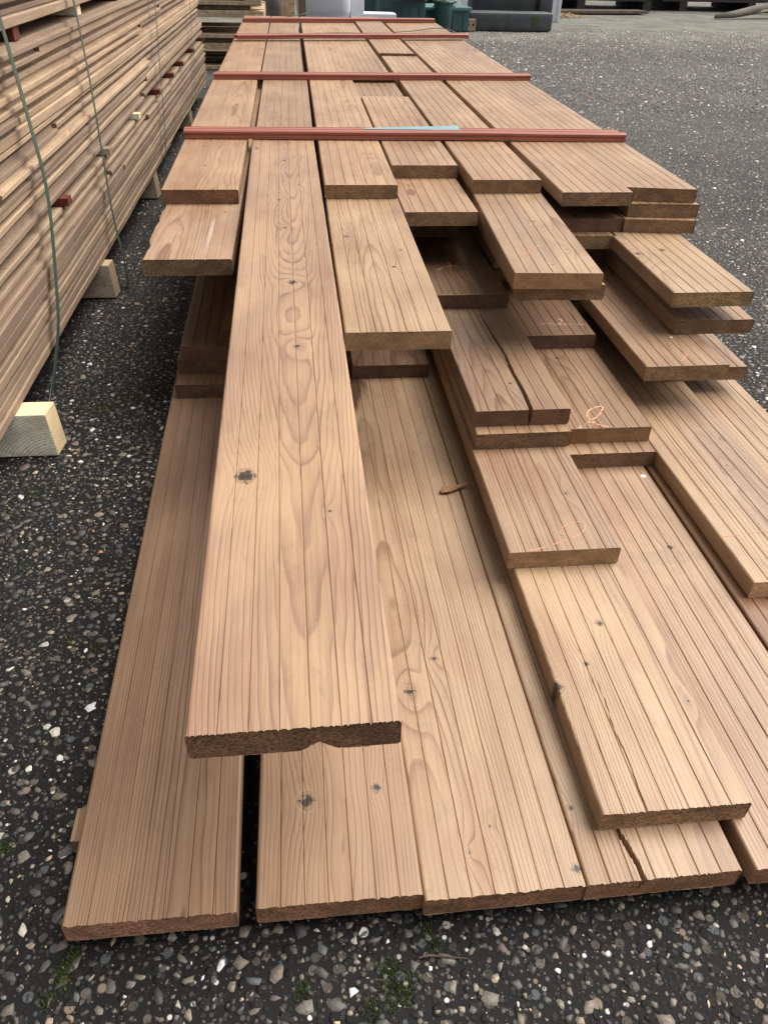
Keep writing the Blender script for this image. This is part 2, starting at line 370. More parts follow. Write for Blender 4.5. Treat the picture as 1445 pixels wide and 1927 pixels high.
# --- column 1 (left)
pb('T1', -.2585, 1.570, 10, 1.38, M_T1, 'topmost left corner board ending just in front of the nearest red batten', slope=-0.003)
pb('T1far', -.2585, 2.957, 10, YE - 2.957, FAR[0], 'leftmost board of the top layer beyond the second red batten', slope=0.0)
pb('T1b', -.2555, 1.258, 9, 3.9, M_T1b, 'board with wavy waney left edge and pale resin streak under the top left board', slope=0.003, wane=dict(len=.4, f=lambda y: 0.006 * max(0, noise.noise(Vector((y * 22, 0, 4)))) + 0.004 * math.exp(-((y - .03) / .05) ** 2)))
for k, yf in ((8, 1.98), (7, 1.9), (6, 2.02), (5, 1.95), (4, 1.88)):
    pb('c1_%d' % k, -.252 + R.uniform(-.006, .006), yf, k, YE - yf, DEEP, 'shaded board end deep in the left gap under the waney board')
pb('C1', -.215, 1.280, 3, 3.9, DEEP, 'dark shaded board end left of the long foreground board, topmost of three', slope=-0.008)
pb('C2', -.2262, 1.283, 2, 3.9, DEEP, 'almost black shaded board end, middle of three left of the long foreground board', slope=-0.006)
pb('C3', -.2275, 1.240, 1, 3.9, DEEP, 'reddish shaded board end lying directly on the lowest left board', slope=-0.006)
pb('B1', -.222, 0.329, 0, 4.85, M_B1, 'darker smooth brown board lying lowest at the far left by the asphalt', slope=-0.018, skew=-0.003, roughend=0.00045)
# --- column 2
pb('hero', -.0895, 0.3285, 9.05, 1.702, MH, 'longest foreground board with cracked knots and wavy grain jutting highest over the others', slope=-0.0075, fine=True, roughend=0.00045, chip=(0.016, 0.013, 0.009))
pb('c2far9', -.100, 2.040, 9.55, .900, FAR[1], 'greyish sunken board with blue stains between the two nearest red battens', slope=0.001)
pb('c2far10', -.109, 2.945, 10, YE - 2.945, FAR[1], 'second board from the left on the far top layer, greyer than both neighbours', slope=0.0005)
for k in range(8, 0, -1):
    yf = 1.35 + R.uniform(0, .25)
    pb('c2_%d' % k, -.098 + R.uniform(-.004, .004), yf, k, YE - yf, TONE[k % 5], 'board buried under the long foreground board', 'boards buried inside the open pile')
pb('B2', -.0612, 0.330, 0, 4.9, M_B2, 'lowest board with two round knots near its end under the long foreground board', roughend=0.00045)
# --- column 3
pb('T3', .053, 1.603, 10, YE - 1.603, FAR[2], 'third board from the left on the top layer, short thick dark end', slope=0.0005, skew=0.0)
pb('T3b', .0545, .964, 9, 4.2, M_T3b, 'board with pale arched end rings right beside the long foreground board', slope=0.0)
for k in range(8, 1, -1):
    yf = 1.45 + R.uniform(0, .25)
    pb('c3_%d' % k, .056 + R.uniform(-.004, .006), yf, k, YE - yf, TONE[k % 5], 'shaded board end buried behind the dark pocket beside the long foreground board', 'boards buried inside the open pile')
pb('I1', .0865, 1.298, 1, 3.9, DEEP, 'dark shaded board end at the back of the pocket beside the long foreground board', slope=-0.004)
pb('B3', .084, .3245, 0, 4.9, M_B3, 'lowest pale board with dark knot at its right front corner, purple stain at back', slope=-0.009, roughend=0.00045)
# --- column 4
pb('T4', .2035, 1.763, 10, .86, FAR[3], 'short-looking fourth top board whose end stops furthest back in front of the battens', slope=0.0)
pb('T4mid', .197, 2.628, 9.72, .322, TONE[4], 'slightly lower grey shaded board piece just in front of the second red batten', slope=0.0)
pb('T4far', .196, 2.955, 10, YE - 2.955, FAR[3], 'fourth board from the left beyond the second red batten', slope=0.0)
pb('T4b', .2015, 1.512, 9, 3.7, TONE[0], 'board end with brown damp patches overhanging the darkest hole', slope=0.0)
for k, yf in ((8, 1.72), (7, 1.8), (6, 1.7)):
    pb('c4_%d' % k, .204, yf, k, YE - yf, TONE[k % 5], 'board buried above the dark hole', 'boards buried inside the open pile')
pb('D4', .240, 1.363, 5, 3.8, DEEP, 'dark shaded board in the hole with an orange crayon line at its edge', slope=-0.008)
pb('E4', .2475, .978, 4, 4.1, M_E4, 'board split right through its end by a long open crack', slope=-0.006,
   crack=crk([(0, .0115), (.06, .0145), (.12, .013), (.19, .0155), (.28, .0110), (.36, .0085)], 0.0245, 0.0024, .9), roughend=0.0001)
pb('E4b', .2475, .957, 3, 4.1, TONE[2], 'board end with splintered red top pressed directly under the split board', slope=-0.006)
pb('E4c', .2440, .7175, 2, 4.3, M_E4c, 'board below the split stack with an orange crayon loop near its clean sawn end', slope=-0.004, roughend=0.0001)
pb('F5', .2545, .3745, 1, 4.7, M_F5, 'wide-looking front right board with a hairline crack running to its end', slope=-0.004,
   crack=crk([(0, -.030), (.03, -.029), (.06, -.0275), (.09, -.0295), (.13, -.0265), (.18, -.0265)], 0.0022, 0.0002, .7), roughend=0.00045)
pb('B4', .2300, .3255, 0, 4.8, M_B4, 'lowest board with a jagged black crack peeking out under the front right board', slope=-0.0092,
   crack=crk([(0, -.0205), (.016, -.0215), (.03, -.0240), (.045, -.0275), (.07, -.0285), (.1, -.029)], 0.010, 0.0016, .5), roughend=0.00045)
# --- column 5
pb('T5', .3575, 1.641, 10, 1.93, FAR[4], 'fifth board from the left on the top layer with dark reddish end', slope=0.0)
pb('T5far', .3500, 3.60, 10.25, YE - 3.62, FAR[4], 'slightly raised board end between the second and third red battens', slope=-0.002)
pb('T5b', .3372, 1.176, 9, .86, M_T5b, 'skewed long board with an orange crayon squiggle jutting under the fifth top board', slope=0.050, roughend=0.0001)
pb('T5b2', .377, 2.06, 9, YE - 2.06, TONE[1], 'board buried behind the skewed crayon board', 'boards buried inside the open pile')
pb('T5c', .3525, 1.196, 8, .95, TONE[0], 'board hugging the underside of the skewed crayon board', slope=0.03)
for k in (7, 6, 5, 4):
    yf = 1.5 + R.uniform(0, .2)
    pb('c5_%d' % k, .385, yf, k, YE - yf, TONE[k % 5], 'board buried behind the crayon boards', 'boards buried inside the open pile')
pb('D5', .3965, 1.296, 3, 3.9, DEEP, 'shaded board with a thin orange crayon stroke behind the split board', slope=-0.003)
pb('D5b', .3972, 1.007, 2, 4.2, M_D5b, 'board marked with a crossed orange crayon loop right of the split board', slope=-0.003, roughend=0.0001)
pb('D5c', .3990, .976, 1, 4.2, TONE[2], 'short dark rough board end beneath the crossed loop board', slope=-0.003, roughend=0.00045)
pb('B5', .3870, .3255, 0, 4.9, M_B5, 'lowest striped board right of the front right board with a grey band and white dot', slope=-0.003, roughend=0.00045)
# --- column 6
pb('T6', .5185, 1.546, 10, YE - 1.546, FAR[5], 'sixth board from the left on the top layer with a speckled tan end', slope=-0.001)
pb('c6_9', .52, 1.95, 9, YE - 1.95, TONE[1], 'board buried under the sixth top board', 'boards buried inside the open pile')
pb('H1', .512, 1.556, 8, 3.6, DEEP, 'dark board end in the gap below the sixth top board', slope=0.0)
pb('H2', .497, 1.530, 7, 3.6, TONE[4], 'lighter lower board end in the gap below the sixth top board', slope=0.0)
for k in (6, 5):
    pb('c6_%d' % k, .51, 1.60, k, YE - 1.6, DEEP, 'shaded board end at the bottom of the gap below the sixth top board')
pb('R2', .5590, 1.108, 4, 4.0, TONE[1], 'right board with a white dot and damp patched end overhanging the long right board', slope=-0.012, roughend=0.0001)
for k in (3, 2):
    pb('c6_%d' % k, .545, 1.42 + .05 * k, k, 3.6, TONE[4], 'board end lost in shade behind the dotted right board', 'boards buried inside the open pile', slope=0)
pb('G6', .5500, .670, 1, 4.5, M_G6, 'long low right board with clean pale end, crossed by a faint crayon line', slope=-0.016, roughend=0.0001)
pb('B6', .5345, .400, 0, 4.8, wood('wood_reddish_gap', 161, 0.62, pith=(0, -.05), spacing=.004, wav=0.42, grey=.1, light=(.42, .2, .1), dark=(.16, .05, .03)), 'reddish lowest board seen in the gap left of the long low right board')
# --- column 7 (right)
pb('T7', .6600, 1.575, 10, YE - 1.575, FAR[6], 'outermost right board on the top layer, end cut slightly askew', slope=0.0, skew=-0.02)
pb('T7b', .6670, 1.560, 9, 3.6, TONE[0], 'second board end down at the right edge of the pile', slope=-0.004, skew=-0.01)
pb('T7c', .6600, 1.545, 8, 3.6, TONE[3], 'third board end down at the right edge with a diagonal damp band', slope=-0.004, skew=-0.015)
pb('R1', .6335, 1.2225, 7, 4.0, M_R1, 'right side board with a ringed knot stepping out below the three stacked ends', slope=-0.006)
pb('R1b', .6550, 1.229, 5, 4.0, TONE[2], 'dark speckled board end peeking out right beneath the ringed knot board', slope=-0.003)
for k in (4,): pb('c7_%d' % k, .712, 1.5, k, 3.7, TONE[k % 5], 'board buried in the right side of the pile', 'boards buried inside the open pile')
pb('R3', .6560, 1.205, 2, 4.0, TONE[1], 'board end showing just right of and behind the dotted right board', slope=0.0)
pb('c7_2', .712, 1.50, 3, 3.6, TONE[0], 'board buried in the right side of the pile', 'boards buried inside the open pile')
pb('c7_1', .697, 1.50, 1, 3.6, TONE[0], 'board buried in the right side of the pile', 'boards buried inside the open pile')
pb('G7', .6735, .42, 0, 4.7, M_G6.copy(), 'outermost lowest right board beside the asphalt, running out of the picture', slope=-0.0)

BOARD['hero'].rotation_euler.x = math.asin(.0254 / 1.70)
BOARD['c2far9'].rotation_euler.x = math.asin(.0118 / .90)      # lies sloping up onto the next board

# ------------------------------------------------------------------ crayon marks, dots, splinter
def flat_mat(name, c, rough=0.7, nz=0.0, nscale=60, spec=0.3):
    c = cs(c, .8)
    N = NT(name)
    if nz:
        P = N.n('TexCoord').outputs['Object']; n = N.noise(P, nscale, 4, .6)
        return N.out(N.mix(N.ramp(n, [(.3, 0.0), (.7, 1.0)]), cs(c, 1 - nz), cs(c, 1 + nz)), rough, N.bump(n, .4, .002), spec)
    return N.out(c, rough, None, spec)
CRAY = flat_mat('orange_crayon', (0.66, 0.32, 0.20), 0.8, .35, 900)
def mark(key, k, pts, wd=0.0022, z=0.0004):
    b = BOARD[key]; inv = Matrix.Rotation(-b.rotation_euler.z, 4, 'Z') @ Matrix.Translation(-b.location)
    P = [inv @ Vector((x, y, ztop(k))) for x, y in pts]
    Q = []                                # catmull-rom
    for i in range(len(P) - 1):
        p0, p1, p2, p3 = P[max(0, i - 1)], P[i], P[i + 1], P[min(len(P) - 1, i + 2)]
        for s in range(14):
            t = s / 14; Q.append(0.5 * ((2 * p1) + (p2 - p0) * t + (2 * p0 - 5 * p1 + 4 * p2 - p3) * t * t + (3 * p1 - p0 - 3 * p2 + p3) * t ** 3))
    Q.append(P[-1]); V = []; F = []
    for i, q in enumerate(Q):
        d = (Q[min(i + 1, len(Q) - 1)] - Q[max(i - 1, 0)]); d.z = 0; d.normalize(); nrm = Vector((-d.y, d.x, 0))
        ww = wd / 2 * (.85 + .8 * noise.noise(q * 260)); 
        V += [q + nrm * ww + Vector((0, 0, z)), q - nrm * ww + Vector((0, 0, z))]
        if i and noise.noise(q * 160) > -.22: F.append((2 * i - 2, 2 * i - 1, 2 * i + 1, 2 * i))
    obj('crayon_mark', mesh('crayon_mark', V, F, CRAY), b)
mark('T5b', 9, [(0.3762, 1.3118), (0.3829, 1.2901), (0.3937, 1.2855), (0.4057, 1.3037), (0.4184, 1.315)])
mark('T5b', 9, [(0.3656, 1.2586), (0.3777, 1.2692), (0.3915, 1.2898), (0.3933, 1.3084)])
mark('D4', 5, [(0.2694, 1.4947), (0.2868, 1.5097), (0.3076, 1.517), (0.3243, 1.5165), (0.3407, 1.508)], .003)
mark('D4', 5, [(0.3018, 1.5156), (0.2995, 1.5284), (0.2999, 1.5446)], .003)
mark('D4', 5, [(0.253, 1.3666), (0.2812, 1.3655), (0.3328, 1.3649), (0.3822, 1.3644)], .0016)
mark('D5', 3, [(0.4441, 1.3438), (0.4623, 1.3481), (0.4801, 1.3447), (0.5039, 1.3437), (0.5331, 1.3424)], .003)
mark('D5', 3, [(0.4806, 1.3447), (0.4902, 1.352), (0.494, 1.3648), (0.4887, 1.369)], .003)
mark('D5b', 2, [(0.4232, 1.0086), (0.446, 1.0274), (0.4665, 1.045), (0.4817, 1.0682), (0.4805, 1.0752), (0.4611, 1.0665), (0.4501, 1.0507), (0.4493, 1.0346), (0.4556, 1.0194), (0.4719, 1.0102)], .0034)
mark('E4c', 2, [(0.2704, 0.7190), (0.2911, 0.7245), (0.3127, 0.7325), (0.3349, 0.7418), (0.3502, 0.753), (0.3564, 0.765), (0.353, 0.7723), (0.3399, 0.7713), (0.3265, 0.764), (0.3191, 0.7521), (0.3243, 0.7456)], .0017)
mark('G6', 1, [(0.5517, 0.7611), (0.5739, 0.7633), (0.6012, 0.7672), (0.6321, 0.7714)], .0014)
mark('R2', 4, [(0.6266, 1.1254), (0.6427, 1.1497), (0.6584, 1.1726), (0.6474, 1.1494), (0.6302, 1.1272)], .0012)
WHITE = flat_mat('white_spot', (0.85, 0.85, 0.82), .5)
def dot(key, k, x, y, r):
    b = BOARD[key]; inv = Matrix.Rotation(-b.rotation_euler.z, 4, 'Z') @ Matrix.Translation(-b.location); c = inv @ Vector((x, y, ztop(k)))
    V = [c + Vector((0, 0, .0011))]; F = []
    for i in range(16):
        t = i * math.pi / 8; V.append(c + Vector((math.cos(t) * r * .7, math.sin(t) * r * .7, .0010)))
    for i in range(16):
        t = i * math.pi / 8; V.append(c + Vector((math.cos(t) * r, math.sin(t) * r, .0002)))
    for i in range(16):
        j = (i + 1) % 16; F += [(0, 1 + i, 1 + j), (1 + i, 17 + i, 17 + j, 1 + j)]
    obj('white_spot', mesh('white_spot', V, F, WHITE, True), b)
dot('B5', 0, .5180, .9479, .0042); dot('R2', 4, .6468, 1.2186, .0028)
def sliver(name, pts, rad, m, label, cat, flat=.6, seed=1):
    rs = random.Random(seed); V = []; F = []; n = 7
    P = [Vector(p) for p in pts]
    for i, q in enumerate(P):
        d = (P[min(i + 1, len(P) - 1)] - P[max(i - 1, 0)]).normalized(); s = d.cross(Vector((0, 0, 1))).normalized()
        for j in range(n):
            t = j * 2 * math.pi / n; rr = rad[i] * rs.uniform(.75, 1.2)
            V.append(q + s * math.cos(t) * rr + Vector((0, 0, 1)) * math.sin(t) * rr * flat)
        if i:
            for j in range(n): F.append(((i - 1) * n + j, (i - 1) * n + (j + 1) % n, i * n + (j + 1) % n, i * n + j))
    F.append(tuple(range(n))[::-1]); F.append(tuple(range((len(P) - 1) * n, len(P) * n)))
    return tag(obj(name, mesh(name, V, F, m)), label, cat)
SPL = wood('wood_splinter', 171, .95, spacing=.002, wav=0.17, grey=0, light=(.40, .19, .09), dark=(.16, .06, .03), end=(.3, .15, .07))
zz = ztop(0) + .0045
sliver('wood_splinter', [(.193, .9215, zz), (.198, .924, zz + .001), (.206, .925, zz), (.218, .930, zz + .001), (.232, .936, zz + .002), (.243, .940, zz + .003)], [.0025, .0052, .0055, .0042, .0032, .0008], SPL,
       'loose reddish wood splinter lying on the pale lowest board', 'splinter', .8)

# ------------------------------------------------------------------ red-brown battens
def red_mat():
    N = NT('red_stained_batten'); P = N.n('TexCoord').outputs['Object']
    n = N.noise(N.vmul(P, (4, 160, 160)), 1, 3, .6); n2 = N.noise(N.vmul(P, (7, 25, 25)), 1, 4, .7)
    c = N.mix(N.ramp(n, [(.35, 0.0), (.7, 1.0)]), (0.33, 0.105, 0.066), (0.20, 0.056, 0.038))
    c = N.mix(N.ramp(n2, [(.45, 0.0), (.75, .35)]), c, (0.27, 0.11, 0.085))
    return N.out(c, .42, N.bump(n, .25, .0006), .45)
RED = red_mat()
def batten(x0, y0, x1, y1, k, label, w=.026, h=.0182, zoff=0.0, bow=.0, m=RED, group='red stained battens across the pile'):
    # profile: front face with a groove, rounded top edge, groove on top back
    prof = [(-w / 2, 0), (-w / 2, h * .40), (-w / 2 + .0022, h * .45), (-w / 2 + .0022, h * .55), (-w / 2, h * .60), (-w / 2, h * .86), (-w / 2 + .0025, h), (w * .18, h), (w * .22, h - .003), (w * .34, h - .003), (w * .38, h), (w / 2 - .0015, h), (w / 2, h - .0015), (w / 2, 0)]
    L = math.hypot(x1 - x0, y1 - y0); n = 13; V = []; F = []; m_ = len(prof)
    for i in range(n):
        t = i / (n - 1); z = (bow + .0016 * math.sin(x0 * 40 + y0 * 9)) * 4 * t * (1 - t) + .0012 * noise.noise(Vector((t * 5, x0, y0)))
        wob = .0030 * noise.noise(Vector((t * 4, y0 * 9, 2)))
        for (a_, b_) in prof: V.append((t * L, a_ + wob, b_ + z))
        if i:
            for j in range(m_):
                F.append(((i - 1) * m_ + j, (i - 1) * m_ + (j + 1) % m_, i * m_ + (j + 1) % m_, i * m_ + j)[::-1])
    F.append(tuple(range(m_))); F.append(tuple(range((n - 1) * m_, n * m_))[::-1])
    o = obj('batten', mesh('batten', V, F, m), None, (x0, y0, ztop(k) + zoff)); o.rotation_euler.z = math.atan2(y1 - y0, x1 - x0)
    return tag(o, label, 'batten', group)
g = .0008
batten(-.259, 2.024, .808, 2.009, 10, 'front batten of the nearest red pair, grooved, spanning the whole pile', zoff=g)
batten(-.262, 2.054, .800, 2.045, 10, 'rear batten of the nearest red pair, tucked behind the front one', zoff=g, h=.0165)
batten(-.258, 2.925, .816, 2.978, 10, 'front batten of the second red pair from the camera', zoff=g)
batten(-.254, 2.955, .815, 3.008, 10, 'rear batten of the second red pair from the camera', zoff=g, h=.0165)
batten(-.237, 4.00, .828, 4.19, 10, 'front batten of the third red pair from the camera', zoff=.0075)
batten(-.250, 4.032, .822, 4.222, 10, 'rear batten of the third red pair from the camera', zoff=.0075, h=.0165)
batten(-.250, 4.86, .792, 5.03, 10, 'farthest red batten near the end of the pile', zoff=g, w=.04, h=.02)
TEAL = flat_mat('teal_film', (0.20, 0.36, 0.39), .35, .12, 30, .5)
V = [(.165, 2.045, 0), (.40, 2.037, 0), (.40, 2.071, 0), (.165, 2.069, 0)]
bm = bmesh.new()
for i in range(9):
    t = i / 8; x = .165 + .235 * t
    bm.verts.new((x, 2.0300 + .006 * (1 - t), ztop(10) + .0192 + .0012 * noise.noise(Vector((x * 30, 0, 0))))); bm.verts.new((x, 2.046 + .034 * t, ztop(10) + .0196 + .0012 * noise.noise(Vector((x * 30, 3, 0)))))
bm.verts.ensure_lookup_table()
for i in range(8): bm.faces.new([bm.verts[2 * i], bm.verts[2 * i + 2], bm.verts[2 * i + 3], bm.verts[2 * i + 1]])
r_ = bmesh.ops.extrude_face_region(bm, geom=bm.faces[:]); bmesh.ops.translate(bm, verts=[v for v in r_['geom'] if isinstance(v, bmesh.types.BMVert)], vec=(0, 0, .0006))
tag(obj('film_strip', bm_mesh('film_strip', bm, TEAL)), 'blue-green plastic film strip lying on the nearest red battens', 'film')
WIRE = flat_mat('dark_strap', (0.035, 0.045, 0.035), .5)
def ribbon(name, pts, wd, th, m, label, cat, group=None, axis=None, sub=6):
    P = [Vector(p) for p in pts]; Q = []
    for i in range(len(P) - 1):
        p0, p1, p2, p3 = P[max(0, i - 1)], P[i], P[i + 1], P[min(len(P) - 1, i + 2)]
        for s in range(sub):
            t = s / sub; Q.append(0.5 * ((2 * p1) + (p2 - p0) * t + (2 * p0 - 5 * p1 + 4 * p2 - p3) * t * t + (3 * p1 - p0 - 3 * p2 + p3) * t ** 3))
    Q.append(P[-1]); V = []; F = []
    ax = Vector(axis)
    for i, q in enumerate(Q):
        d = (Q[min(i + 1, len(Q) - 1)] - Q[max(i - 1, 0)]).normalized(); s = (ax - d * ax.dot(d)).normalized(); n = d.cross(s).normalized()
        for (u, v) in ((-1, -1), (1, -1), (1, 1), (-1, 1)): V.append(q + s * u * wd / 2 + n * v * th / 2)
        if i:
            for j in range(4): F.append(((i - 1) * 4 + j, (i - 1) * 4 + (j + 1) % 4, i * 4 + (j + 1) % 4, i * 4 + j))
    F.append((0, 1, 2, 3)); k = 4 * (len(Q) - 1); F.append((k + 3, k + 2, k + 1, k))
    o = obj(name, mesh(name, V, F, m)); bmm = bmesh.new(); bmm.from_mesh(o.data); bmesh.ops.recalc_face_normals(bmm, faces=bmm.faces); bmm.to_mesh(o.data); bmm.free()
    return tag(o, label, cat, group)
zt10 = ztop(10)
ribbon('cut_strap', [(.03, 4.285, zt10 + .004), (.2, 4.31, zt10 + .009), (.389, 4.365, zt10 + .006), (.6, 4.47, zt10 + .008), (.738, 4.59, zt10 + .012), (.82, 4.53, zt10 + .004), (.95, 4.45, zt10 - .05)], .010, .001, WIRE,
       'dark loose strap end lying behind the third red battens', 'strap', axis=(0, 1, .2))
ribbon('cut_strap', [(-.215, 4.94, zt10 + .003), (-.15, 4.99, zt10 + .005), (-.05, 5.05, zt10 + .008), (.06, 5.12, zt10 + .02), (.11, 5.2, zt10 + .028)], .010, .001, WIRE,
       'thin dark strap end curling up behind the farthest red batten', 'strap', axis=(0, 1, .2))
RAW = wood('wood_raw_bearer', 181, 1.0, spacing=.005, grey=.0, light=(1.0, .76, .46), dark=(.74, .50, .27), end=(1.1, .85, .62), endrough=.5, wav=0.25)
RAW2 = wood('wood_raw_grey', 182, .8, spacing=.005, grey=.6, light=(.50, .38, .25), dark=(.28, .18, .11), end=(.30, .23, .16), endrough=.5, wav=0.34)
RAW3 = wood('wood_raw_tan', 184, 1.0, spacing=.005, grey=.3, light=(.74, .56, .36), dark=(.46, .31, .18), end=(.6, .46, .32), endrough=.5, wav=.3)
LATH = wood('wood_lath', 183, .7, spacing=.004, grey=.4, end=(.2, .12, .07))
for i, y in enumerate((.44, 1.25, 2.2, 3.15, 4.1, 5.05)):
    me = box_mesh('lath', (0, 0, .0105), (.98 if i else .09, .035, .021), LATH, .001)
    o = obj('bearer_lath', me, None, (-.196 if i == 0 else .31, y, .001))
    tag(o, 'short lath scrap poking out from under the lowest left board near its front end' if i == 0 else 'thin bearer lath under the lowest boards', 'lath', None if i == 0 else 'hidden bearer laths under the pile')

# ------------------------------------------------------------------ left strapped stack of thin boards
LW = []
for i, (t, g, li) in enumerate([(0.84, .4, (.48, .335, .215)), (.72, .6, (.46, .32, .215)), (.98, .25, (.52, .36, .225)), (.62, .5, (.44, .295, .195))]):
    LW.append(wood('wood_cladding_%s' % 'abcd'[i], 400 + i, t, pith=(0, -.12), tilt=.01, spacing=.0032, wav=1.2, grey=g, light=li, dark=(.23, .155, .10), per_object=True, end=(.20, .12, .06), rough=.7, contrast=.7))
def sidex(y, z): return -0.466 + (y - 1.0) * 0.0085 + (z - .08) * -0.035
def clad_mesh(y0, y1, th, seed, lip):
    rs = random.Random(seed); W = .12
    if lip == 0: prof = [(-.001, 0), (0, th * .10), (0, th * .46), (-.0015, th * .50), (-.011, th * .53), (-.0115, th * .95), (-.0125, th)]
    elif lip == 1: prof = [(-.012, 0), (-.0115, th * .44), (-.0005, th * .48), (0, th * .55), (0, th * .90), (-.0015, th)]
    else: prof = [(-.0012, 0), (0, .0015), (0, th - .0018), (-.0018, th)]
    prof = prof + [(-W, th), (-W, 0)]
    n = len(prof); ys = [y0]; t = y0
    while t < y1 - .2: t += .13; ys.append(t)
    ys.append(y1); V = []; F = []
    s1, s2 = rs.uniform(0, 99), rs.uniform(0, 99)
    for j, y in enumerate(ys):
        wx = .0035 * noise.noise(Vector((y * 1.3, s1, 0))) + .0018 * noise.noise(Vector((y * 6, s1, 5))); wz = .0022 * noise.noise(Vector((y * 1.7, s2, 0)))
        for (a_, b_) in prof: V.append((a_ + wx + rs.uniform(-.0005, .0005), y - y0, b_ + wz))
        if j:
            for i in range(n): F.append(((j - 1) * n + i, j * n + i, j * n + (i + 1) % n, (j - 1) * n + (i + 1) % n))
    F.append(tuple(range(n))); F.append(tuple(range((len(ys) - 1) * n, len(ys) * n))[::-1])
    return mesh('cladding_board', V, F, LW[rs.randrange(4)])
layers = []
z = .0815
while z < .265: t = R.choice((.0150, .0165, .0175, .019)); layers.append((z, t, 'low')); z += t + .0013
z_st1 = z; z += .0165
while z < .548: t = R.choice((.0155, .0170, .0185, .020)); layers.append((z, t, 'mid')); z += t + .0013
z_st2 = z; z += .0225
while z < .74: t = R.choice((.0165, .018, .020)); layers.append((z, t, 'top')); z += t + .0013
z_top = z
ordw = ['lowest', 'second', 'third', 'fourth', 'fifth', 'sixth', 'seventh', 'eighth', 'ninth', 'tenth', 'eleventh', 'twelfth', 'thirteenth', 'fourteenth', 'fifteenth', 'sixteenth', 'seventeenth', 'eighteenth', 'nineteenth']
cnt = {}
place = {'low': 'above the bearer blocks', 'mid': 'above the lower sticker row', 'top': 'above the upper sticker row'}
for li, (z, t, sec) in enumerate(layers):
    c_ = cnt.get(sec, 0); cnt[sec] = c_ + 1
    cuts = [0.35 + R.uniform(0, .15)]
    if R.random() < .42: cuts.append(R.uniform(1.05, 3.4))
    if R.random() < .25 and len(cuts) == 2 and cuts[1] < 2.4: cuts.append(cuts[1] + R.uniform(.8, 1.6))
    ye = 4.60 + R.uniform(-.04, .03)
    cuts.append(ye)
    for q in range(len(cuts) - 1):
        me = clad_mesh(cuts[q], cuts[q + 1] - R.uniform(.001, .006), t, li * 7 + q, R.choice((0, 0, 1, 1, 2)))
        jx = R.uniform(-.007, .0045)
        ym = (cuts[q] + cuts[q + 1]) / 2
        o = obj('cladding_board', me, None, (sidex(cuts[q], z) + jx, cuts[q], z)); o.rotation_euler.z = -math.atan(.0085)
        wh = '' if len(cuts) == 2 else (' front length' if q == 0 else (' rear length' if q == len(cuts) - 2 else ' middle length'))
        tag(o, 'weathered board in left stack,%s %s layer %s' % (wh + (',' if wh else ''), ordw[c_], place[sec]), 'board', 'thin cladding boards in the strapped left stack')
# inner rows of the stack: packed boards behind the visible edge
bm = bmesh.new()
for (z, t, sec) in layers:
    for q in range(6):
        add_box(bm, (-.135 - .125 * q - .06 + R.uniform(-.002, .002), 2.5 + R.uniform(-.03, .03), z + t / 2), (.122, 4.15, t - .0006))
me = bm_mesh('packed_boards', bm, LW[1]); o = obj('packed_boards', me, None, (-.466, 0, 0)); o.rotation_euler.z = -math.atan(.0085)
tag(o, 'inner rows of thin boards packed inside the strapped left stack', 'boards', kind='stuff')
STK = flat_mat('red_sticker', (0.13, 0.03, 0.02), .6, .3, 80); 
STK2 = RAW2
si = 0
redl = ['by the first strap', 'between the second strap and the pale sticker', '', '', '', '', '', '']
low = [(1.665, 'red', 'dark red sticker end by the near strap in the lower row'), (2.10, 'brown', 'brown sticker end right behind the second strap'), (2.545, 'pale', 'pale cut sticker end, the only light one of the lower row'), (2.965, 'red', 'red sticker end just beyond the pale one'),
       (3.33, 'red', 'red sticker end beside the third strap'), (3.64, 'red', 'small red sticker end just past the third strap'), (4.06, 'red', 'small red sticker end before the far strap'), (4.50, 'red', 'last tiny red sticker end at the far corner of the left stack')]
for y, cl, lb in low:
    m = STK if cl == 'red' else (STK2 if cl == 'brown' else RAW)
    o = obj('sticker', box_mesh('sticker', (-.12, 0, .0077), (.30, .030, .0150), m, .0008), None, (sidex(y, z_st1) - .018, y, z_st1)); tag(o, lb, 'sticker', 'small stickers separating the layers of the left stack')
for y, cl, lb in [(1.655, 'red', 'dark red sticker end near the top by the near strap'), (2.15, 'pale', 'pale sticker end in the upper gap by the second strap'), (2.62, 'red', 'upper row sticker beyond the second strap'), (3.15, 'red', 'upper row sticker by the third strap'), (3.8, 'red', 'upper row sticker nearest the far strap'), (4.4, 'red', 'upper row sticker at the far corner')]:
    o = obj('sticker', box_mesh('sticker', (-.13, 0, .011), (.28, .036, .0200), STK if cl == 'red' else RAW, .0008), None, (sidex(y, z_st2) - .016, y, z_st2)); tag(o, lb, 'sticker', 'small stickers separating the layers of the left stack')
# bearer blocks
for x, y0, wd, lb, m in [(-.4145, 1.142, .045, 'pale fresh sawn bearer block nearest the camera under the left stack', RAW), (-.4400, 1.842, .042, 'weathered bearer block at the foot of the second strap', RAW3), (-.452, 2.70, .05, 'bearer block behind the third strap under the left stack', RAW3), (-.448, 3.80, .05, 'farthest bearer block under the left stack', RAW3)]:
    bm = bmesh.new(); add_box(bm, (-.5, .5 * wd, .0397), (1.0, wd, .0785), None, .0015)
    for v in bm.verts:
        if v.co.x > -.05: v.co.x += -.06 * v.co.z + .08 * (v.co.y - wd)
    o = obj('bearer_block', bm_mesh('bearer_block', bm, m), None, (x, y0, .0008)); tag(o, lb, 'block', 'bearer blocks under the left stack')
def strap_mat():
    N = NT('green_strap'); P = N.n('TexCoord').outputs['Object']; n = N.noise(N.vmul(P, (20, 20, 20)), 1, 3, .6)
    return N.out(N.mix(n, (.038, .062, .048), (.062, .095, .074)), .38, None, .5)
STRAP = strap_mat()
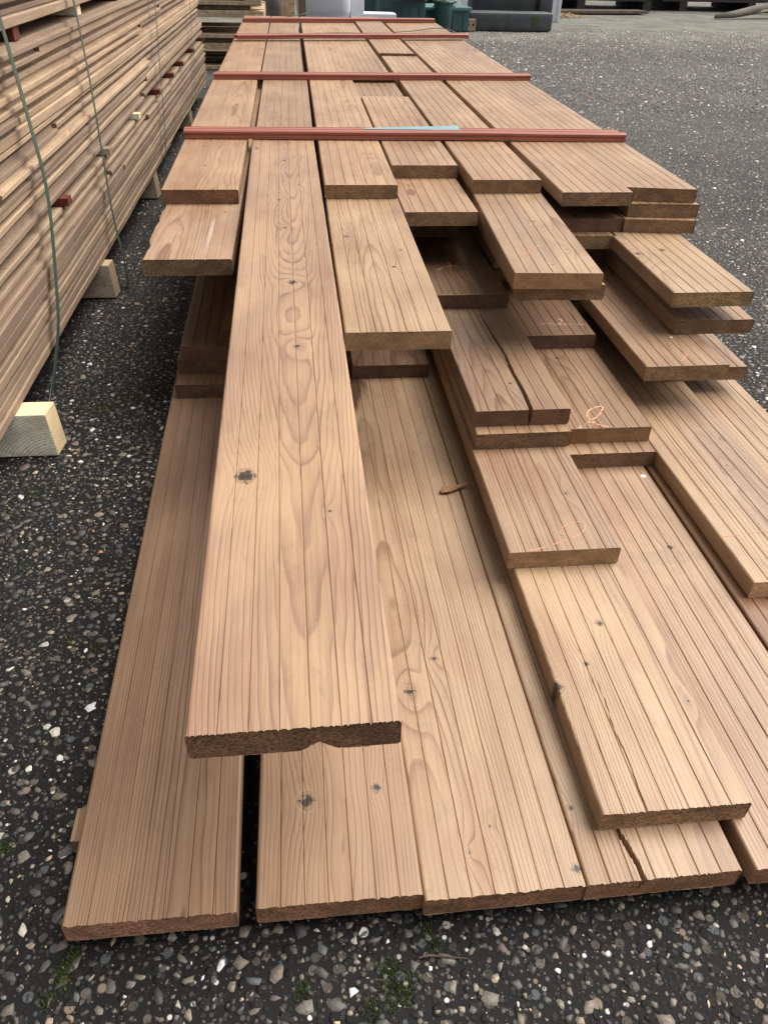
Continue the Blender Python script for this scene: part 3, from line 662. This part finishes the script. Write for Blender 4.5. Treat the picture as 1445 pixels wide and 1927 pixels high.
def strap(pts, label, wd=.0135):
    ribbon('green_strap', pts, wd, .0009, STRAP, label, 'strap', 'green plastic straps round the left stack', axis=(0, 1, .05))
H_ = H
top = z_top
strap([(-.75, 1.50, top + .003), (-.49, 1.505, top + .003), (-.4700, 1.510, top - .02), (-.462, 1.511, H_ - .119), (-.4545, 1.518, H_ - .278), (-.450, 1.511, H_ - .398), (-.450, 1.435, H_ - .545), (-.452, 1.387, H_ - .612), (-.462, 1.300, H_ - .690), (-.475, 1.255, .012)], 'wide green strap nearest the camera hanging down the left stack', .017)
strap([(-.75, 2.01, top + .003), (-.49, 2.012, top + .003), (-.4640, 2.013, top - .02), (-.456, 2.013, H_ - .132), (-.4505, 2.007, H_ - .301), (-.4450, 1.968, H_ - .545), (-.4300, 1.93, .083), (-.4265, 1.92, .04), (-.4265, 1.918, .004)], 'second green strap from the camera passing over the weathered bearer block')
strap([(-.75, 3.14, top + .003), (-.48, 3.145, top + .003), (-.452, 3.15, top - .02), (-.4460, 3.12, H_ - .202), (-.4410, 3.03, H_ - .345), (-.4380, 2.88, H_ - .610), (-.452, 2.84, .05)], 'third strap, thin and dark, halfway along the left stack', .010)
strap([(-.75, 4.2, top + .003), (-.47, 4.2, top + .003), (-.440, 4.19, top - .02), (-.4360, 4.1, H_ - .29), (-.4340, 4.02, H_ - .40), (-.4320, 3.93, H_ - .57), (-.446, 3.9, .06)], 'farthest thin strap near the end of the left stack', .010)

# ------------------------------------------------------------------ ground
def ground_mat():
    N = NT('asphalt'); P = N.n('TexCoord').outputs['Object']
    sp = N.n('SeparateXYZ'); N.put(sp.inputs[0], P)
    v = N.n('TexVoronoi', feature='F1'); N.put(v.inputs['Vector'], P); v.inputs['Scale'].default_value = 165; v.inputs['Randomness'].default_value = 1
    v2 = N.n('TexVoronoi', feature='F1'); N.put(v2.inputs['Vector'], P); v2.inputs['Scale'].default_value = 80
    s3 = N.n('SeparateColor'); N.put(s3.inputs[0], v.outputs['Color'])
    s4 = N.n('SeparateColor'); N.put(s4.inputs[0], v2.outputs['Color'])
    pal = [(0.0, (.020, .018, .017)), (.40, (.035, .032, .030)), (.55, (.065, .055, .045)), (.70, (.10, .088, .075)), (.82, (.075, .08, .085)), (.92, (.19, .15, .11)), (.965, (.36, .33, .29)), (.985, (.65, .63, .6))]
    c1 = N.ramp(s3.outputs[0], pal, 'CONSTANT'); c2 = N.ramp(s4.outputs[1], pal, 'CONSTANT')
    stone1 = N.ramp(v.outputs['Distance'], [(.30, 1.0), (.42, 0.0)]); stone2 = N.ramp(v2.outputs['Distance'], [(.32, 1.0), (.42, 0.0)])
    tar = N.mix(N.noise(P, 900, 3, .7), (.006, .0058, .0056), (.018, .0172, .0165))
    c = N.mix(N.math('MULTIPLY', stone1, .8), tar, c1); c = N.mix(N.math('MULTIPLY', stone2, N.ramp(s4.outputs[0], [(.35, 0.0), (.36, 1.0)], 'CONSTANT')), c, c2)
    # far apron: pale grazing sheen painted into the colour, with coarse speckle and blotches
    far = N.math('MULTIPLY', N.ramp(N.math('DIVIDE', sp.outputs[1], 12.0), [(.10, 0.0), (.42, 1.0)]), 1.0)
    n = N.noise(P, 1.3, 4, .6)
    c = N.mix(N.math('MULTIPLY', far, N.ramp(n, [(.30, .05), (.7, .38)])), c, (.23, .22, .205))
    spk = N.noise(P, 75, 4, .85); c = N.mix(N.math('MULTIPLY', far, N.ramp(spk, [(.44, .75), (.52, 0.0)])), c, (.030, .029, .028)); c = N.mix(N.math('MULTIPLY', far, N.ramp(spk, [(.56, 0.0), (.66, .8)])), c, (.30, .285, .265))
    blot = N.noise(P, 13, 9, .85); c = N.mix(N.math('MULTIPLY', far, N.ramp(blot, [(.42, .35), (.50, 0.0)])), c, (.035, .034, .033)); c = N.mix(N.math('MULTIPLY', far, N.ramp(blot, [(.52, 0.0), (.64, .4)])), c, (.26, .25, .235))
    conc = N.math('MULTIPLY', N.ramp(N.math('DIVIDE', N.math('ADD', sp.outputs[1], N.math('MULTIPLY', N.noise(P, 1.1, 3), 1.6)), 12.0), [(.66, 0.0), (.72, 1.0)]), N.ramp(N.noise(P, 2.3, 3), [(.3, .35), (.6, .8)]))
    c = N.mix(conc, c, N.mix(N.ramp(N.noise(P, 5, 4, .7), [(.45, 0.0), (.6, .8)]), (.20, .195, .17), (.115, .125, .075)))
    moss = N.ramp(N.noise(P, 3.1, 5, .75), [(.66, 0.0), (.72, .55)])
    c = N.mix(moss, c, (.055, .065, .028))
    h = N.math('ADD', N.math('MULTIPLY', stone1, .5), N.math('ADD', stone2, N.math('MULTIPLY', N.noise(P, 700, 3, .7), .6)))
    return N.out(c, .78, N.bump(h, .9, .0022), .18)
GM = ground_mat()
def gz(x, y): return .0035 * noise.noise(Vector((x * 1.7, y * 1.7, 3))) * min(1, max(0, 1))
V = []; F = []
xs_ = sorted(set([-60, -30, -12, -6] + [round(-3 + .12 * i, 3) for i in range(76)] + [8, 12, 20, 35, 60])); ys_ = sorted(set([-12, -5, -2] + [round(-1 + .12 * i, 3) for i in range(110)] + [14, 20, 35, 60, 120, 200]))
for y in ys_:
    for x in xs_: V.append((x, y, gz(x, y) - .0015 if abs(x) < 9 and abs(y) < 13 else -.0015))
nx = len(xs_)
for j in range(len(ys_) - 1):
    for i in range(nx - 1): F.append((j * nx + i, j * nx + i + 1, (j + 1) * nx + i + 1, (j + 1) * nx + i))
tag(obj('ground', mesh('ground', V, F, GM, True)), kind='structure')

# stones pressed into the asphalt
def stone_mat():
    N = NT('aggregate'); at = N.n('Attribute', attribute_name='Col'); P = N.n('TexCoord').outputs['Object']
    n = N.noise(P, 420, 3, .6)
    c = N.mix(N.ramp(n, [(.35, .55), (.7, 0.0)]), at.outputs['Color'], (.03, .027, .024))
    c = N.mix(.0, c, c)
    return N.out(c, .55, N.bump(n, .5, .0012), .4)
STM = stone_mat()
PAL = [((.022, .021, .021), 24), ((.045, .040, .036), 22), ((.095, .075, .056), 19), ((.050, .053, .056), 7), ((.11, .095, .075), 11), ((.075, .05, .045), 6), ((.18, .14, .095), 8), ((.32, .23, .13), 4), ((.34, .15, .055), 0.7), ((.40, .37, .31), 3.5), ((.74, .72, .66), 2.0)]
pc = np.array([p[0] for p in PAL]) ** .88 * 1.35; pw = np.array([p[1] for p in PAL], float); pw /= pw.sum()
rng = np.random.default_rng(5)
def free_spot(x, y):
    under = (x > -.20) & (x < .80) & (y > .36) | (x < -.50) & (y > .5)
    return ~under
def scatter(x0, x1, y0, y1, cell, r0, r1, keep=1.0, prev=None):
    nx_, ny_ = int((x1 - x0) / cell), int((y1 - y0) / cell)
    gx, gy = np.meshgrid(np.arange(nx_), np.arange(ny_)); gx = gx.ravel(); gy = gy.ravel()
    x = x0 + (gx + rng.uniform(.1, .9, gx.size)) * cell; y = y0 + (gy + rng.uniform(.1, .9, gx.size)) * cell
    r = r0 + (r1 - r0) * rng.random(gx.size) ** 1.8
    k = (rng.random(gx.size) < keep) & free_spot(x, y)
    return x[k], y[k], r[k]
sets = []
zones = [(-.62, 1.0, .08, .52, 1.0), (-.50, -.15, .52, 2.2, 1.0), (-.50, -.15, 2.2, 5.0, .6), (.80, 1.9, .75, 2.4, .95), (.80, 3.2, 2.4, 4.2, .5), (.80, 5.6, 4.2, 8.6, .3)]
for (x0, x1, y0, y1, q) in zones:
    if q > .9:
        sets.append(scatter(x0, x1, y0, y1, .0225, .0052, .0100, .7)); sets.append(scatter(x0, x1, y0, y1, .0108, .0026, .0054, .95)); sets.append(scatter(x0, x1, y0, y1, .0065, .0008, .0022, .7))
    elif q > .55: sets.append(scatter(x0, x1, y0, y1, .017, .003, .008, .7))
    elif q > .4: sets.append(scatter(x0, x1, y0, y1, .019, .0035, .0085, .85))
    else: sets.append(scatter(x0, x1, y0, y1, .026, .005, .013, .9))
X_ = np.concatenate([s[0] for s in sets]); Y_ = np.concatenate([s[1] for s in sets]); R_ = np.concatenate([s[2] for s in sets])
o_ = np.argsort(-R_); X_, Y_, R_ = X_[o_], Y_[o_], R_[o_]
# drop stones that overlap a larger one (hash grid)
keep = np.ones(len(X_), bool); grid = {}; cs_ = .018
for i in range(len(X_)):
    cx, cy = int(X_[i] / cs_ + 1000), int(Y_[i] / cs_ + 1000); ok = True
    for a_ in (-1, 0, 1):
        for b_ in (-1, 0, 1):
            for (px, py, pr) in grid.get((cx + a_, cy + b_), ()):
                if (px - X_[i]) ** 2 + (py - Y_[i]) ** 2 < (.86 * (pr + R_[i])) ** 2: ok = False; break
            if not ok: break
        if not ok: break
    if ok: grid.setdefault((cx, cy), []).append((X_[i], Y_[i], R_[i]))
    else: keep[i] = False
X_, Y_, R_ = X_[keep], Y_[keep], R_[keep]
n = len(X_); m_ = 6
ang = (np.arange(m_) / m_ * 2 * np.pi)[None, :] + rng.uniform(0, 6.28, n)[:, None] + rng.uniform(-.42, .42, (n, m_))
asp = rng.uniform(.42, .95, n); th = rng.uniform(0, np.pi, n)
rad = rng.uniform(.66, 1.28, (n, m_)) * R_[:, None]
lx = np.cos(ang) * rad; ly = np.sin(ang) * rad * asp[:, None]
rx = lx * np.cos(th)[:, None] - ly * np.sin(th)[:, None]; ry = lx * np.sin(th)[:, None] + ly * np.cos(th)[:, None]
GZ = np.array([gz(a_, b_) for a_, b_ in zip(X_, Y_)]) - .0015
hh = R_ * rng.uniform(.04, .17, n) * np.where(Y_ > 2.4, 2.4, 1.0) + .0003
tx = rng.uniform(-.16, .16, n); ty = rng.uniform(-.16, .16, n)
vb = np.zeros((n, 2 * m_ + 1, 3))
vb[:, :m_, 0] = rx; vb[:, :m_, 1] = ry; vb[:, :m_, 2] = -.0012
sc = rng.uniform(.58, .86, (n, m_))
vb[:, m_:2 * m_, 0] = rx * sc; vb[:, m_:2 * m_, 1] = ry * sc; vb[:, m_:2 * m_, 2] = hh[:, None] * rng.uniform(.65, 1.05, (n, m_)) + rx * sc * tx[:, None] + ry * sc * ty[:, None]
vb[:, 2 * m_, 2] = hh * 1.05
vb[:, :, 0] += X_[:, None]; vb[:, :, 1] += Y_[:, None]; vb[:, :, 2] += GZ[:, None]
q1 = [(i, (i + 1) % m_, m_ + (i + 1) % m_, m_ + i) for i in range(m_)]; t1 = [(m_ + i, m_ + (i + 1) % m_, 2 * m_) for i in range(m_)]
tri = np.array([[a_, b_, c_] for a_, b_, c_, d_ in q1] + [[a_, c_, d_] for a_, b_, c_, d_ in q1] + t1)
faces = (tri[None] + (np.arange(n) * (2 * m_ + 1))[:, None, None]).reshape(-1, 3)
me = bpy.data.meshes.new('asphalt_stones'); me.vertices.add(vb.size // 3); me.vertices.foreach_set('co', vb.reshape(-1))
me.loops.add(faces.size); me.loops.foreach_set('vertex_index', faces.reshape(-1)); me.polygons.add(len(faces))
me.polygons.foreach_set('loop_start', np.arange(0, faces.size, 3)); me.polygons.foreach_set('loop_total', np.full(len(faces), 3)); me.update(calc_edges=True)
colr = pc[rng.choice(len(PAL), n, p=pw)] * rng.uniform(.75, 1.25, (n, 1)); colr = np.clip(colr, 0, .8)
ca = me.color_attributes.new('Col', 'FLOAT_COLOR', 'POINT'); cc = np.ones((n, 2 * m_ + 1, 4)); cc[:, :, :3] = colr[:, None, :]; ca.data.foreach_set('color', cc.reshape(-1))
me.materials.append(STM)
tag(obj('asphalt_stones', me), 'mixed grey, tan and white stones pressed into the dark asphalt', 'stones', kind='stuff')
print('stones', n)

# moss tufts
N = NT('moss'); P = N.n('TexCoord').outputs['Object']; MOSS = N.out(N.mix(N.noise(P, 300, 2), (.025, .045, .010), (.10, .14, .03)), .8, None, .2)
V = []; F = []
for (mx, my, mr, cnt_) in [(.0576, .2761, .016, 380), (.050, .292, .009, 120), (.0922, .3076, .008, 90), (.088, .322, .006, 60), (.034, .262, .010, 110), (-.2269, .3124, .010, 160), (-.222, .327, .008, 80), (-.2355, .295, .008, 70), (-.3091, .4349, .009, 110), (-.0236, .2814, .008, 90), (-.2741, .698, .008, 60),
                          (-.3378, 1.3384, .03, 240), (-.37, 1.2995, .02, 160), (-.3071, 1.4015, .02, 120), (-.3797, 1.30, .02, 90), (-.31, .7144, .008, 50), (-.42, 1.33, .02, 120), (-.43, 1.04, .02, 150), (-.46, .98, .03, 160), (-.40, .86, .012, 60)]:
    for q in range(cnt_):
        a_ = R.uniform(0, 6.28); rr = mr * R.random() ** .6 * (1 + .5 * noise.noise(Vector((math.cos(a_) * 2, math.sin(a_) * 2, mx * 9)))); x = mx + math.cos(a_) * rr; y = my + math.sin(a_) * rr * 1.1
        z = gz(x, y) + .0002; b0 = len(V); l = R.uniform(.0012, .0032) * (1.2 - rr / mr * .6); t = R.uniform(0, 6.28); ox, oy = math.cos(t) * .0006, math.sin(t) * .0006; lx_, ly_ = R.uniform(-.0012, .0012), R.uniform(-.0012, .0012)
        V += [(x - ox, y - oy, z - .001), (x + ox, y + oy, z - .001), (x + lx_, y + ly_, z + l), (x + oy, y - ox, z - .001)]; F += [(b0, b0 + 1, b0 + 2), (b0 + 1, b0 + 3, b0 + 2), (b0 + 3, b0, b0 + 2)]
tag(obj('moss', mesh('moss', V, F, MOSS)), 'small bright green moss tufts growing between the asphalt stones', 'moss', kind='stuff')
sliver('twig', [(.0774, .2973, .003), (.085, .2985, .004), (.0931, .2977, .003), (.1068, .2951, .004), (.1208, .2934, .002)], [.0008, .0009, .0008, .0007, .0004], flat_mat('twig', (.10, .06, .045), .8), 'thin brown twig on the asphalt in front of the pile', 'twig', 1)

# ------------------------------------------------------------------ background
OLD = wood('wood_old_dark', 501, .22, spacing=.005, grey=.9, light=(.26, .19, .14), dark=(.12, .085, .06), end=(.10, .07, .05), rough=.8, per_object=True)
DKO = wood('wood_dark_stack', 503, .10, spacing=.005, grey=.9, light=(.22, .20, .18), dark=(.12, .10, .09), end=(.03, .028, .025), rough=.9, per_object=True)
PAL_M = wood('wood_pallet', 502, 1.35, spacing=.006, grey=.35, light=(.56, .42, .25), dark=(.34, .22, .12), end=(.36, .27, .18), rough=.75, per_object=True, endrough=.6)
def pmesh(s, m): return box_mesh('plank', (0, 0, 0), s, m, .0015)
PM = {}
def pallet(loc, rot, label, m=PAL_M, boards=True):
    t = empty('pallet', loc); t.rotation_euler.z = rot; tag(t, label, 'pallet', 'stacked wooden pallets behind the left stack')
    def part(name, s, c):
        k = (name, s, m.name)
        if k not in PM: PM[k] = pmesh(s, m)
        obj(name, PM[k], t, c)
    for y, wd in ((.05, .10), (.235, .10), (.40, .145), (.565, .10), (.75, .10)):
        part('deck_board', (1.2, wd, .036), (0, y, .126))
    for x in (-.55, 0, .55):
        part('stringer', (.1, .8, .014), (x, .4, .1005))
        for y in (.05, .4, .75): part('block', (.14 if x == 0 else .1, .1, .070), (x, y, .058))
    for y in (.05, .4, .75): part('bottom_board', (1.2, .1, .021), (0, y, .0115))
    return t
zb = 0.0
for i in range(5):
    pallet((-.76 + R.uniform(-.012, .012), 5.60 + R.uniform(-.01, .01), zb + .001), R.uniform(-.015, .015), 'wooden pallet behind the left stack, %s of its tower' % ['lowest', 'second from the ground', 'middle one', 'second from the top', 'topmost'][i])
    zb += .147
    if i < 4:
        for q in range(4):
            me = box_mesh('old_plank', (0, 0, .011), (1.05, .15, .020), OLD, .001)
            tag(obj('old_plank', me, None, (-.78 + R.uniform(-.03, .03), 5.69 + .17 * q, zb - .0 + .001)), 'dark old plank lying flat in the %s gap of the pallet tower' % ['lowest', 'second', 'third', 'top'][i], 'plank', 'dark old planks lying between the pallets')
        zb += .023
def lump(name, c, s, m, label, cat, bev=.02, rot=0.0, seed=0, amp=.004, rx_=0.0, group=None):
    bm = bmesh.new(); add_box(bm, (0, 0, s[2] / 2), s, None, bev)
    bmesh.ops.subdivide_edges(bm, edges=bm.edges[:], cuts=2, use_grid_fill=True)
    for v in bm.verts: v.co += v.co.normalized() * amp * noise.noise(v.co * 14 + Vector((seed, 0, 0)))
    o = obj(name, bm_mesh(name, bm, m, True), None, c); o.rotation_euler = (rx_, 0, rot)
    return tag(o, label, cat, group)
WP = flat_mat('white_plastic', (.66, .69, .76), .35, .06, 4, .5); WF = flat_mat('white_foam', (.78, .80, .85), .6, .04, 20)
GP = flat_mat('teal_plastic', (.035, .095, .10), .4, .25, 6, .5); BK = flat_mat('black_plastic', (.030, .033, .036), .5, .35, 9, .45); GB = flat_mat('grey_black_plastic', (.055, .062, .070), .55, .3, 8, .45)
CARD = flat_mat('pale_box_wood', (.50, .37, .21), .7, .12, 12)
YB = 6.7
tag(obj('wooden_post', box_mesh('wooden_post', (0, 0, .35), (.095, .095, .70), PAL_M, .003), None, (-.015, 6.35, .001)), 'pale square post end standing right of the pallets', 'post')
tag(obj('wooden_post', box_mesh('wooden_post', (0, 0, .24), (.05, .05, .48), OLD, .003), None, (.085, 6.5, .001)), 'narrow dark brown post beside the pale square post', 'post')
lump('grey_sack', (-.16, 6.7, .001), (.20, .3, .40), flat_mat('grey_sack', (.16, .14, .16), .8, .4, 10), 'grey crumpled sack between the pallets and the pale post', 'sack', .05, .1, 3, .03)
# white tub: rounded lid over a basin
t = empty('white_tub', (.26, 7.25, .001)); t.rotation_euler.z = -.05; tag(t, 'large white plastic tub with rounded corners behind the pile', 'tub')
bm = bmesh.new(); add_box(bm, (0, 0, .30), (.42, .36, .30), None, .07); obj('tub_body', bm_mesh('tub_body', bm, WP, True), t)
bm = bmesh.new(); add_box(bm, (0, 0, .105), (.45, .40, .045), None, .02); obj('tub_rim', bm_mesh('tub_rim', bm, WP, True), t)
bm = bmesh.new(); add_box(bm, (0, 0, .04), (.36, .30, .078), None, .02); obj('tub_base', bm_mesh('tub_base', bm, flat_mat('grey_tub', (.30, .32, .35), .5), True), t)
t = empty('foam_block', (.63, 7.4, .001)); tag(t, 'white L-shaped foam block standing beside the tub', 'foam block')
bm = bmesh.new(); add_box(bm, (-.10, 0, .17), (.11, .2, .34), None, .006); add_box(bm, (.085, 0, .095), (.26, .2, .19), None, .006); obj('foam_body', bm_mesh('foam_body', bm, WF), t)
# teal crates
def crate(loc, s, label, rot=0):
    t = empty('plastic_crate', loc); t.rotation_euler.z = rot; tag(t, label, 'crate', 'dark teal plastic crates')
    bm = bmesh.new(); add_box(bm, (0, 0, s[2] / 2), s, None, .012); obj('crate_body', bm_mesh('crate_body', bm, GP), t)
    bm = bmesh.new(); add_box(bm, (0, 0, s[2] + .004), (s[0] + .03, s[1] + .03, .03), None, .008); obj('crate_rim', bm_mesh('crate_rim', bm, flat_mat('teal_rim', (.10, .19, .20), .4)), t)
    for q in range(5):
        obj('crate_rib', box_mesh('crate_rib', (-s[0] / 2 + s[0] * (q + .5) / 5, -s[1] / 2 - .004, s[2] * .45), (.012, .008, s[2] * .8), GP, .001), t)
crate((.93, 7.85, .001), (.40, .4, .27), 'dark teal plastic crate left of the green bucket')
crate((1.35, 8.35, .001), (.50, .4, .17), 'low teal plastic crate behind the green bucket', .08)
crate((.80, 8.4, .001), (.5, .4, .36), 'tall teal plastic crate behind the foam block', -.05)
tag(obj('black_tray', box_mesh('black_tray', (0, 0, 0), (.24, .36, .035), BK, .006, Matrix.Rotation(.25, 3, 'X')), None, (.97, 7.62, .325)), 'flat black plastic slab tilted on top of the teal crate', 'slab')
def bucket(x, y, r, h, m, label):
    V = []; F = []; n = 28; prof = [(r * .80, 0), (r * .97, h * .86), (r * .97, h * .88), (r * 1.06, h * .89), (r * 1.06, h), (r * .98, h), (r * .93, h * .9), (r * .78, .01)]
    for a_, b_ in prof:
        for i in range(n): V.append((math.cos(i * 2 * math.pi / n) * a_, math.sin(i * 2 * math.pi / n) * a_, b_))
    for j in range(len(prof) - 1):
        for i in range(n): F.append((j * n + i, j * n + (i + 1) % n, (j + 1) * n + (i + 1) % n, (j + 1) * n + i))
    F.append(tuple(range(n))[::-1]); F.append(tuple(range((len(prof) - 1) * n, len(prof) * n)))
    t = empty('bucket', (x, y, .001)); tag(t, label, 'bucket')
    obj('bucket_body', mesh('bucket_body', V, F, m, True), t); 
    bm = bmesh.new(); 
    for i in range(9):
        a_ = math.pi * i / 8; add_box(bm, (math.cos(a_) * r * 1.08, -r * .35 * math.sin(a_) - .004, h * .93 - math.sin(a_) * r * .9), (.03, .008, .008))
    obj('bucket_handle', bm_mesh('bucket_handle', bm, BK), t)
bucket(1.345, 8.02, .088, .25, flat_mat('green_bucket', (.030, .10, .095), .4, .15, 5, .5), 'dark green round bucket at the far right corner of the pile')
OFF = wood('wood_offcut', 510, 1.1, spacing=.004, grey=.05, light=(.66, .46, .24), dark=(.42, .22, .10), end=(.5, .33, .18), wav=0.25, per_object=True)
for i, (x, y, z, s, rr, lb) in enumerate([(1.245, 7.97, .285, (.13, .05, .03), (.35, .35, -.7), 'pale wood offcut leaning on the bucket rim'), (1.37, 8.0, .285, (.12, .05, .028), (.2, -.5, .9), 'orange brown wood offcut sticking out of the bucket'), (1.13, 8.0, .31, (.09, .05, .03), (.1, .3, .4), 'small broken wood offcut beside the black slab'), (1.42, 8.06, .262, (.09, .04, .02), (.3, .6, .2), 'short wood offcut over the right bucket rim')]):
    o = obj('wood_offcut', box_mesh('wood_offcut', (0, 0, 0), s, OFF, .002), None, (x, y, z)); o.rotation_euler = rr; tag(o, lb, 'offcut', 'wood offcuts on and around the bucket')
tag(obj('white_canister', box_mesh('white_canister', (0, 0, .17), (.09, .12, .34), WF, .015), None, (1.545, 8.6, .001)), 'white plastic canister between bucket and black beams', 'canister')
tag(obj('white_canister', box_mesh('white_canister', (0, 0, .06), (.13, .12, .12), WF, .015), None, (1.56, 8.42, .001)), 'low white plastic box on the ground behind the drilled timber', 'box')
t = empty('timber_block', (1.555, 8.24, .001)); t.rotation_euler.z = .03; tag(t, 'weathered timber block with two bolt holes on the asphalt', 'timber block')
obj('timber', box_mesh('timber', (0, 0, .05), (.25, .12, .098), wood('wood_sleeper', 520, .6, grey=.8, spacing=.006, light=(.36, .27, .19), end=(.2, .15, .1)), .006), t)
for q in (.055, .10):
    V = [(q, -.0606, .056)] + [(q + .011 * math.cos(a_ * math.pi / 6), -.0606, .056 + .011 * math.sin(a_ * math.pi / 6)) for a_ in range(12)]
    obj('bolt_hole', mesh('bolt_hole', V, [(0, 1 + a_, 1 + (a_ + 1) % 12) for a_ in range(12)], flat_mat('hole', (.02, .018, .015), .9)), t)
lump('plastic_beam', (2.02, 8.37, .001), (.80, .22, .150), GB, 'long dark grey plastic beam on the ground, lower of two, with a mossy patch', 'beam', .022, .035, 2, .006)
lump('plastic_beam', (2.03, 8.72, .001), (.64, .22, .300), BK, 'upper darker plastic beam with rounded top behind the lower one', 'beam', .03, .02, 5, .006)
lump('plastic_end', (2.43, 8.66, .001), (.13, .16, .262), GB, 'short black plastic end piece with a slot beside the upper beam', 'end piece', .015, 0, 9, .003)
V = []; F = []
for q in range(60):
    x = 2.25 + R.gauss(0, .012); z = .085 + R.gauss(0, .022); b0 = len(V); y = 8.37 - .112 + (x - 2.02) * .035 - .003
    for a_ in range(5): V.append((x + .006 * math.cos(a_ * 1.257), y - .001 * (a_ % 2), z + .006 * math.sin(a_ * 1.257)))
    F.append(tuple(range(b0, b0 + 5)))
tag(obj('moss_patch', mesh('moss_patch', V, F, MOSS)), 'green moss patch on the face of the lower dark beam', 'moss', kind='stuff')
t = empty('white_board', (2.2, 9.35, .001)); tag(t, 'upright white panel standing behind the dark plastic beams', 'panel')
obj('sheet', box_mesh('panel_sheet', (0, 0, .45), (1.20, .03, .90), WF, .003), t); obj('frame', box_mesh('panel_frame', (.585, -.02, .45), (.03, .012, .90), WF, .002), t)
# chips
V = []; F = []
for q in range(420):
    x = 2.95 + R.gauss(0, .13); y = 9.95 + R.gauss(0, .09); z = .004 + abs(R.gauss(0, .018)) * max(0, 1 - abs(x - 2.95) / .35); b0 = len(V); a_ = R.uniform(0, 3.14); l = R.uniform(.01, .03)
    dx_, dy_ = math.cos(a_) * l, math.sin(a_) * l
    V += [(x, y, z), (x + dx_, y + dy_, z + R.uniform(0, .012)), (x + dx_ - dy_ * .4, y + dy_ + dx_ * .4, z + .004), (x - dy_ * .4, y + dx_ * .4, z + R.uniform(.002, .012)), (x + dx_ * .5, y + dy_ * .5, z + .014)]
    F += [(b0, b0 + 1, b0 + 4), (b0 + 1, b0 + 2, b0 + 4), (b0 + 2, b0 + 3, b0 + 4), (b0 + 3, b0, b0 + 4)]
tag(obj('wood_chips', mesh('wood_chips', V, F, flat_mat('wood_chips', (.50, .34, .19), .8, .35, 40))), 'heap of pale wood chips right of the white panel', 'wood chips', kind='stuff')
o = obj('old_plank', box_mesh('old_plank', (0, 0, .014), (1.15, .24, .028), OLD, .003), None, (3.62, 10.50, .012)); o.rotation_euler = (0, 0, .16); tag(o, 'grey weathered plank lying flat in front of the dark timber stacks', 'plank')
# dark timber stacks along the back
def tstack(x, y, w_, nlay, label, rot=0):
    t = empty('timber_stack', (x, y, .001)); t.rotation_euler.z = rot; tag(t, label, 'timber stack', 'dark timber stacks at the back of the yard')
    for q in (-.4, 0, .4):
        obj('bearer', box_mesh('bearer', (q * w_, .45, .05), (.10, 1.0, .098), DKO, .003), t)
    z = .10
    for l in range(nlay):
        th = R.choice((.022, .028, .04)); ww = w_ * R.uniform(.86, 1.0)
        nb_ = 5
        for q in range(nb_):
            me = box_mesh('board', (0, 0, th / 2), (ww + R.uniform(-.2, .1), .17, th - .001), DKO, .001)
            obj('board', me, t, (R.uniform(-.12, .12), .08 + .185 * q + R.uniform(-.012, .012) - (.03 if q == 0 and R.random() < .5 else 0), z))
        z += th
        if R.random() < .5:
            for q in (-.38, -.1, .15, .4): obj('sticker', box_mesh('sticker', (q * w_, .45, .011), (.045, .95, .021), DKO, .001), t, (0, 0, z))
            z += .022
tstack(3.55, 11.05, 2.1, 14, 'dark stack of old planks at the back, leftmost one behind the flat grey plank')
tstack(5.85, 11.25, 2.3, 16, 'dark stack of old planks at the back behind the log', .03)
tstack(8.4, 11.4, 2.2, 15, 'dark stack of old planks furthest right at the back', -.02)
tstack(1.2, 11.6, 2.0, 15, 'dark stack of old planks behind the white panel and teal crates', .02)
# log
V = []; F = []; n = 12
P_ = [Vector((4.83, 10.02, .03)), Vector((5.1, 10.12, .05)), Vector((5.5, 10.3, .10)), Vector((6.0, 10.45, .15)), Vector((6.6, 10.6, .22))]
for i, q in enumerate(P_):
    for j in range(n):
        t_ = j * 2 * math.pi / n; rr = [.022, .038, .050, .055, .058][i] * (1 + .18 * noise.noise(Vector((i, math.cos(t_), math.sin(t_)))))
        V.append(q + Vector((-.2 * math.cos(t_) * rr, math.cos(t_) * rr, math.sin(t_) * rr)))
    if i:
        for j in range(n): F.append(((i - 1) * n + j, i * n + j, i * n + (j + 1) % n, (i - 1) * n + (j + 1) % n))
F.append(tuple(range(n))); F.append(tuple(range(4 * n, 5 * n))[::-1])
t = empty('log', (0, 0, 0)); tag(t, 'grey fallen log with torn pale patch leaning against the far timber stacks', 'log')
obj('log_body', mesh('log_body', V, F, flat_mat('bark', (.17, .145, .125), .85, .3, 12), True), t)
obj('torn_patch', box_mesh('torn_patch', (0, 0, 0), (.32, .015, .022), flat_mat('torn_wood', (.55, .48, .38), .8, .3, 40), .003, Matrix.Rotation(-.13, 3, 'Y') @ Matrix.Rotation(.3, 3, 'Z')), t, (5.55, 10.27, .085))
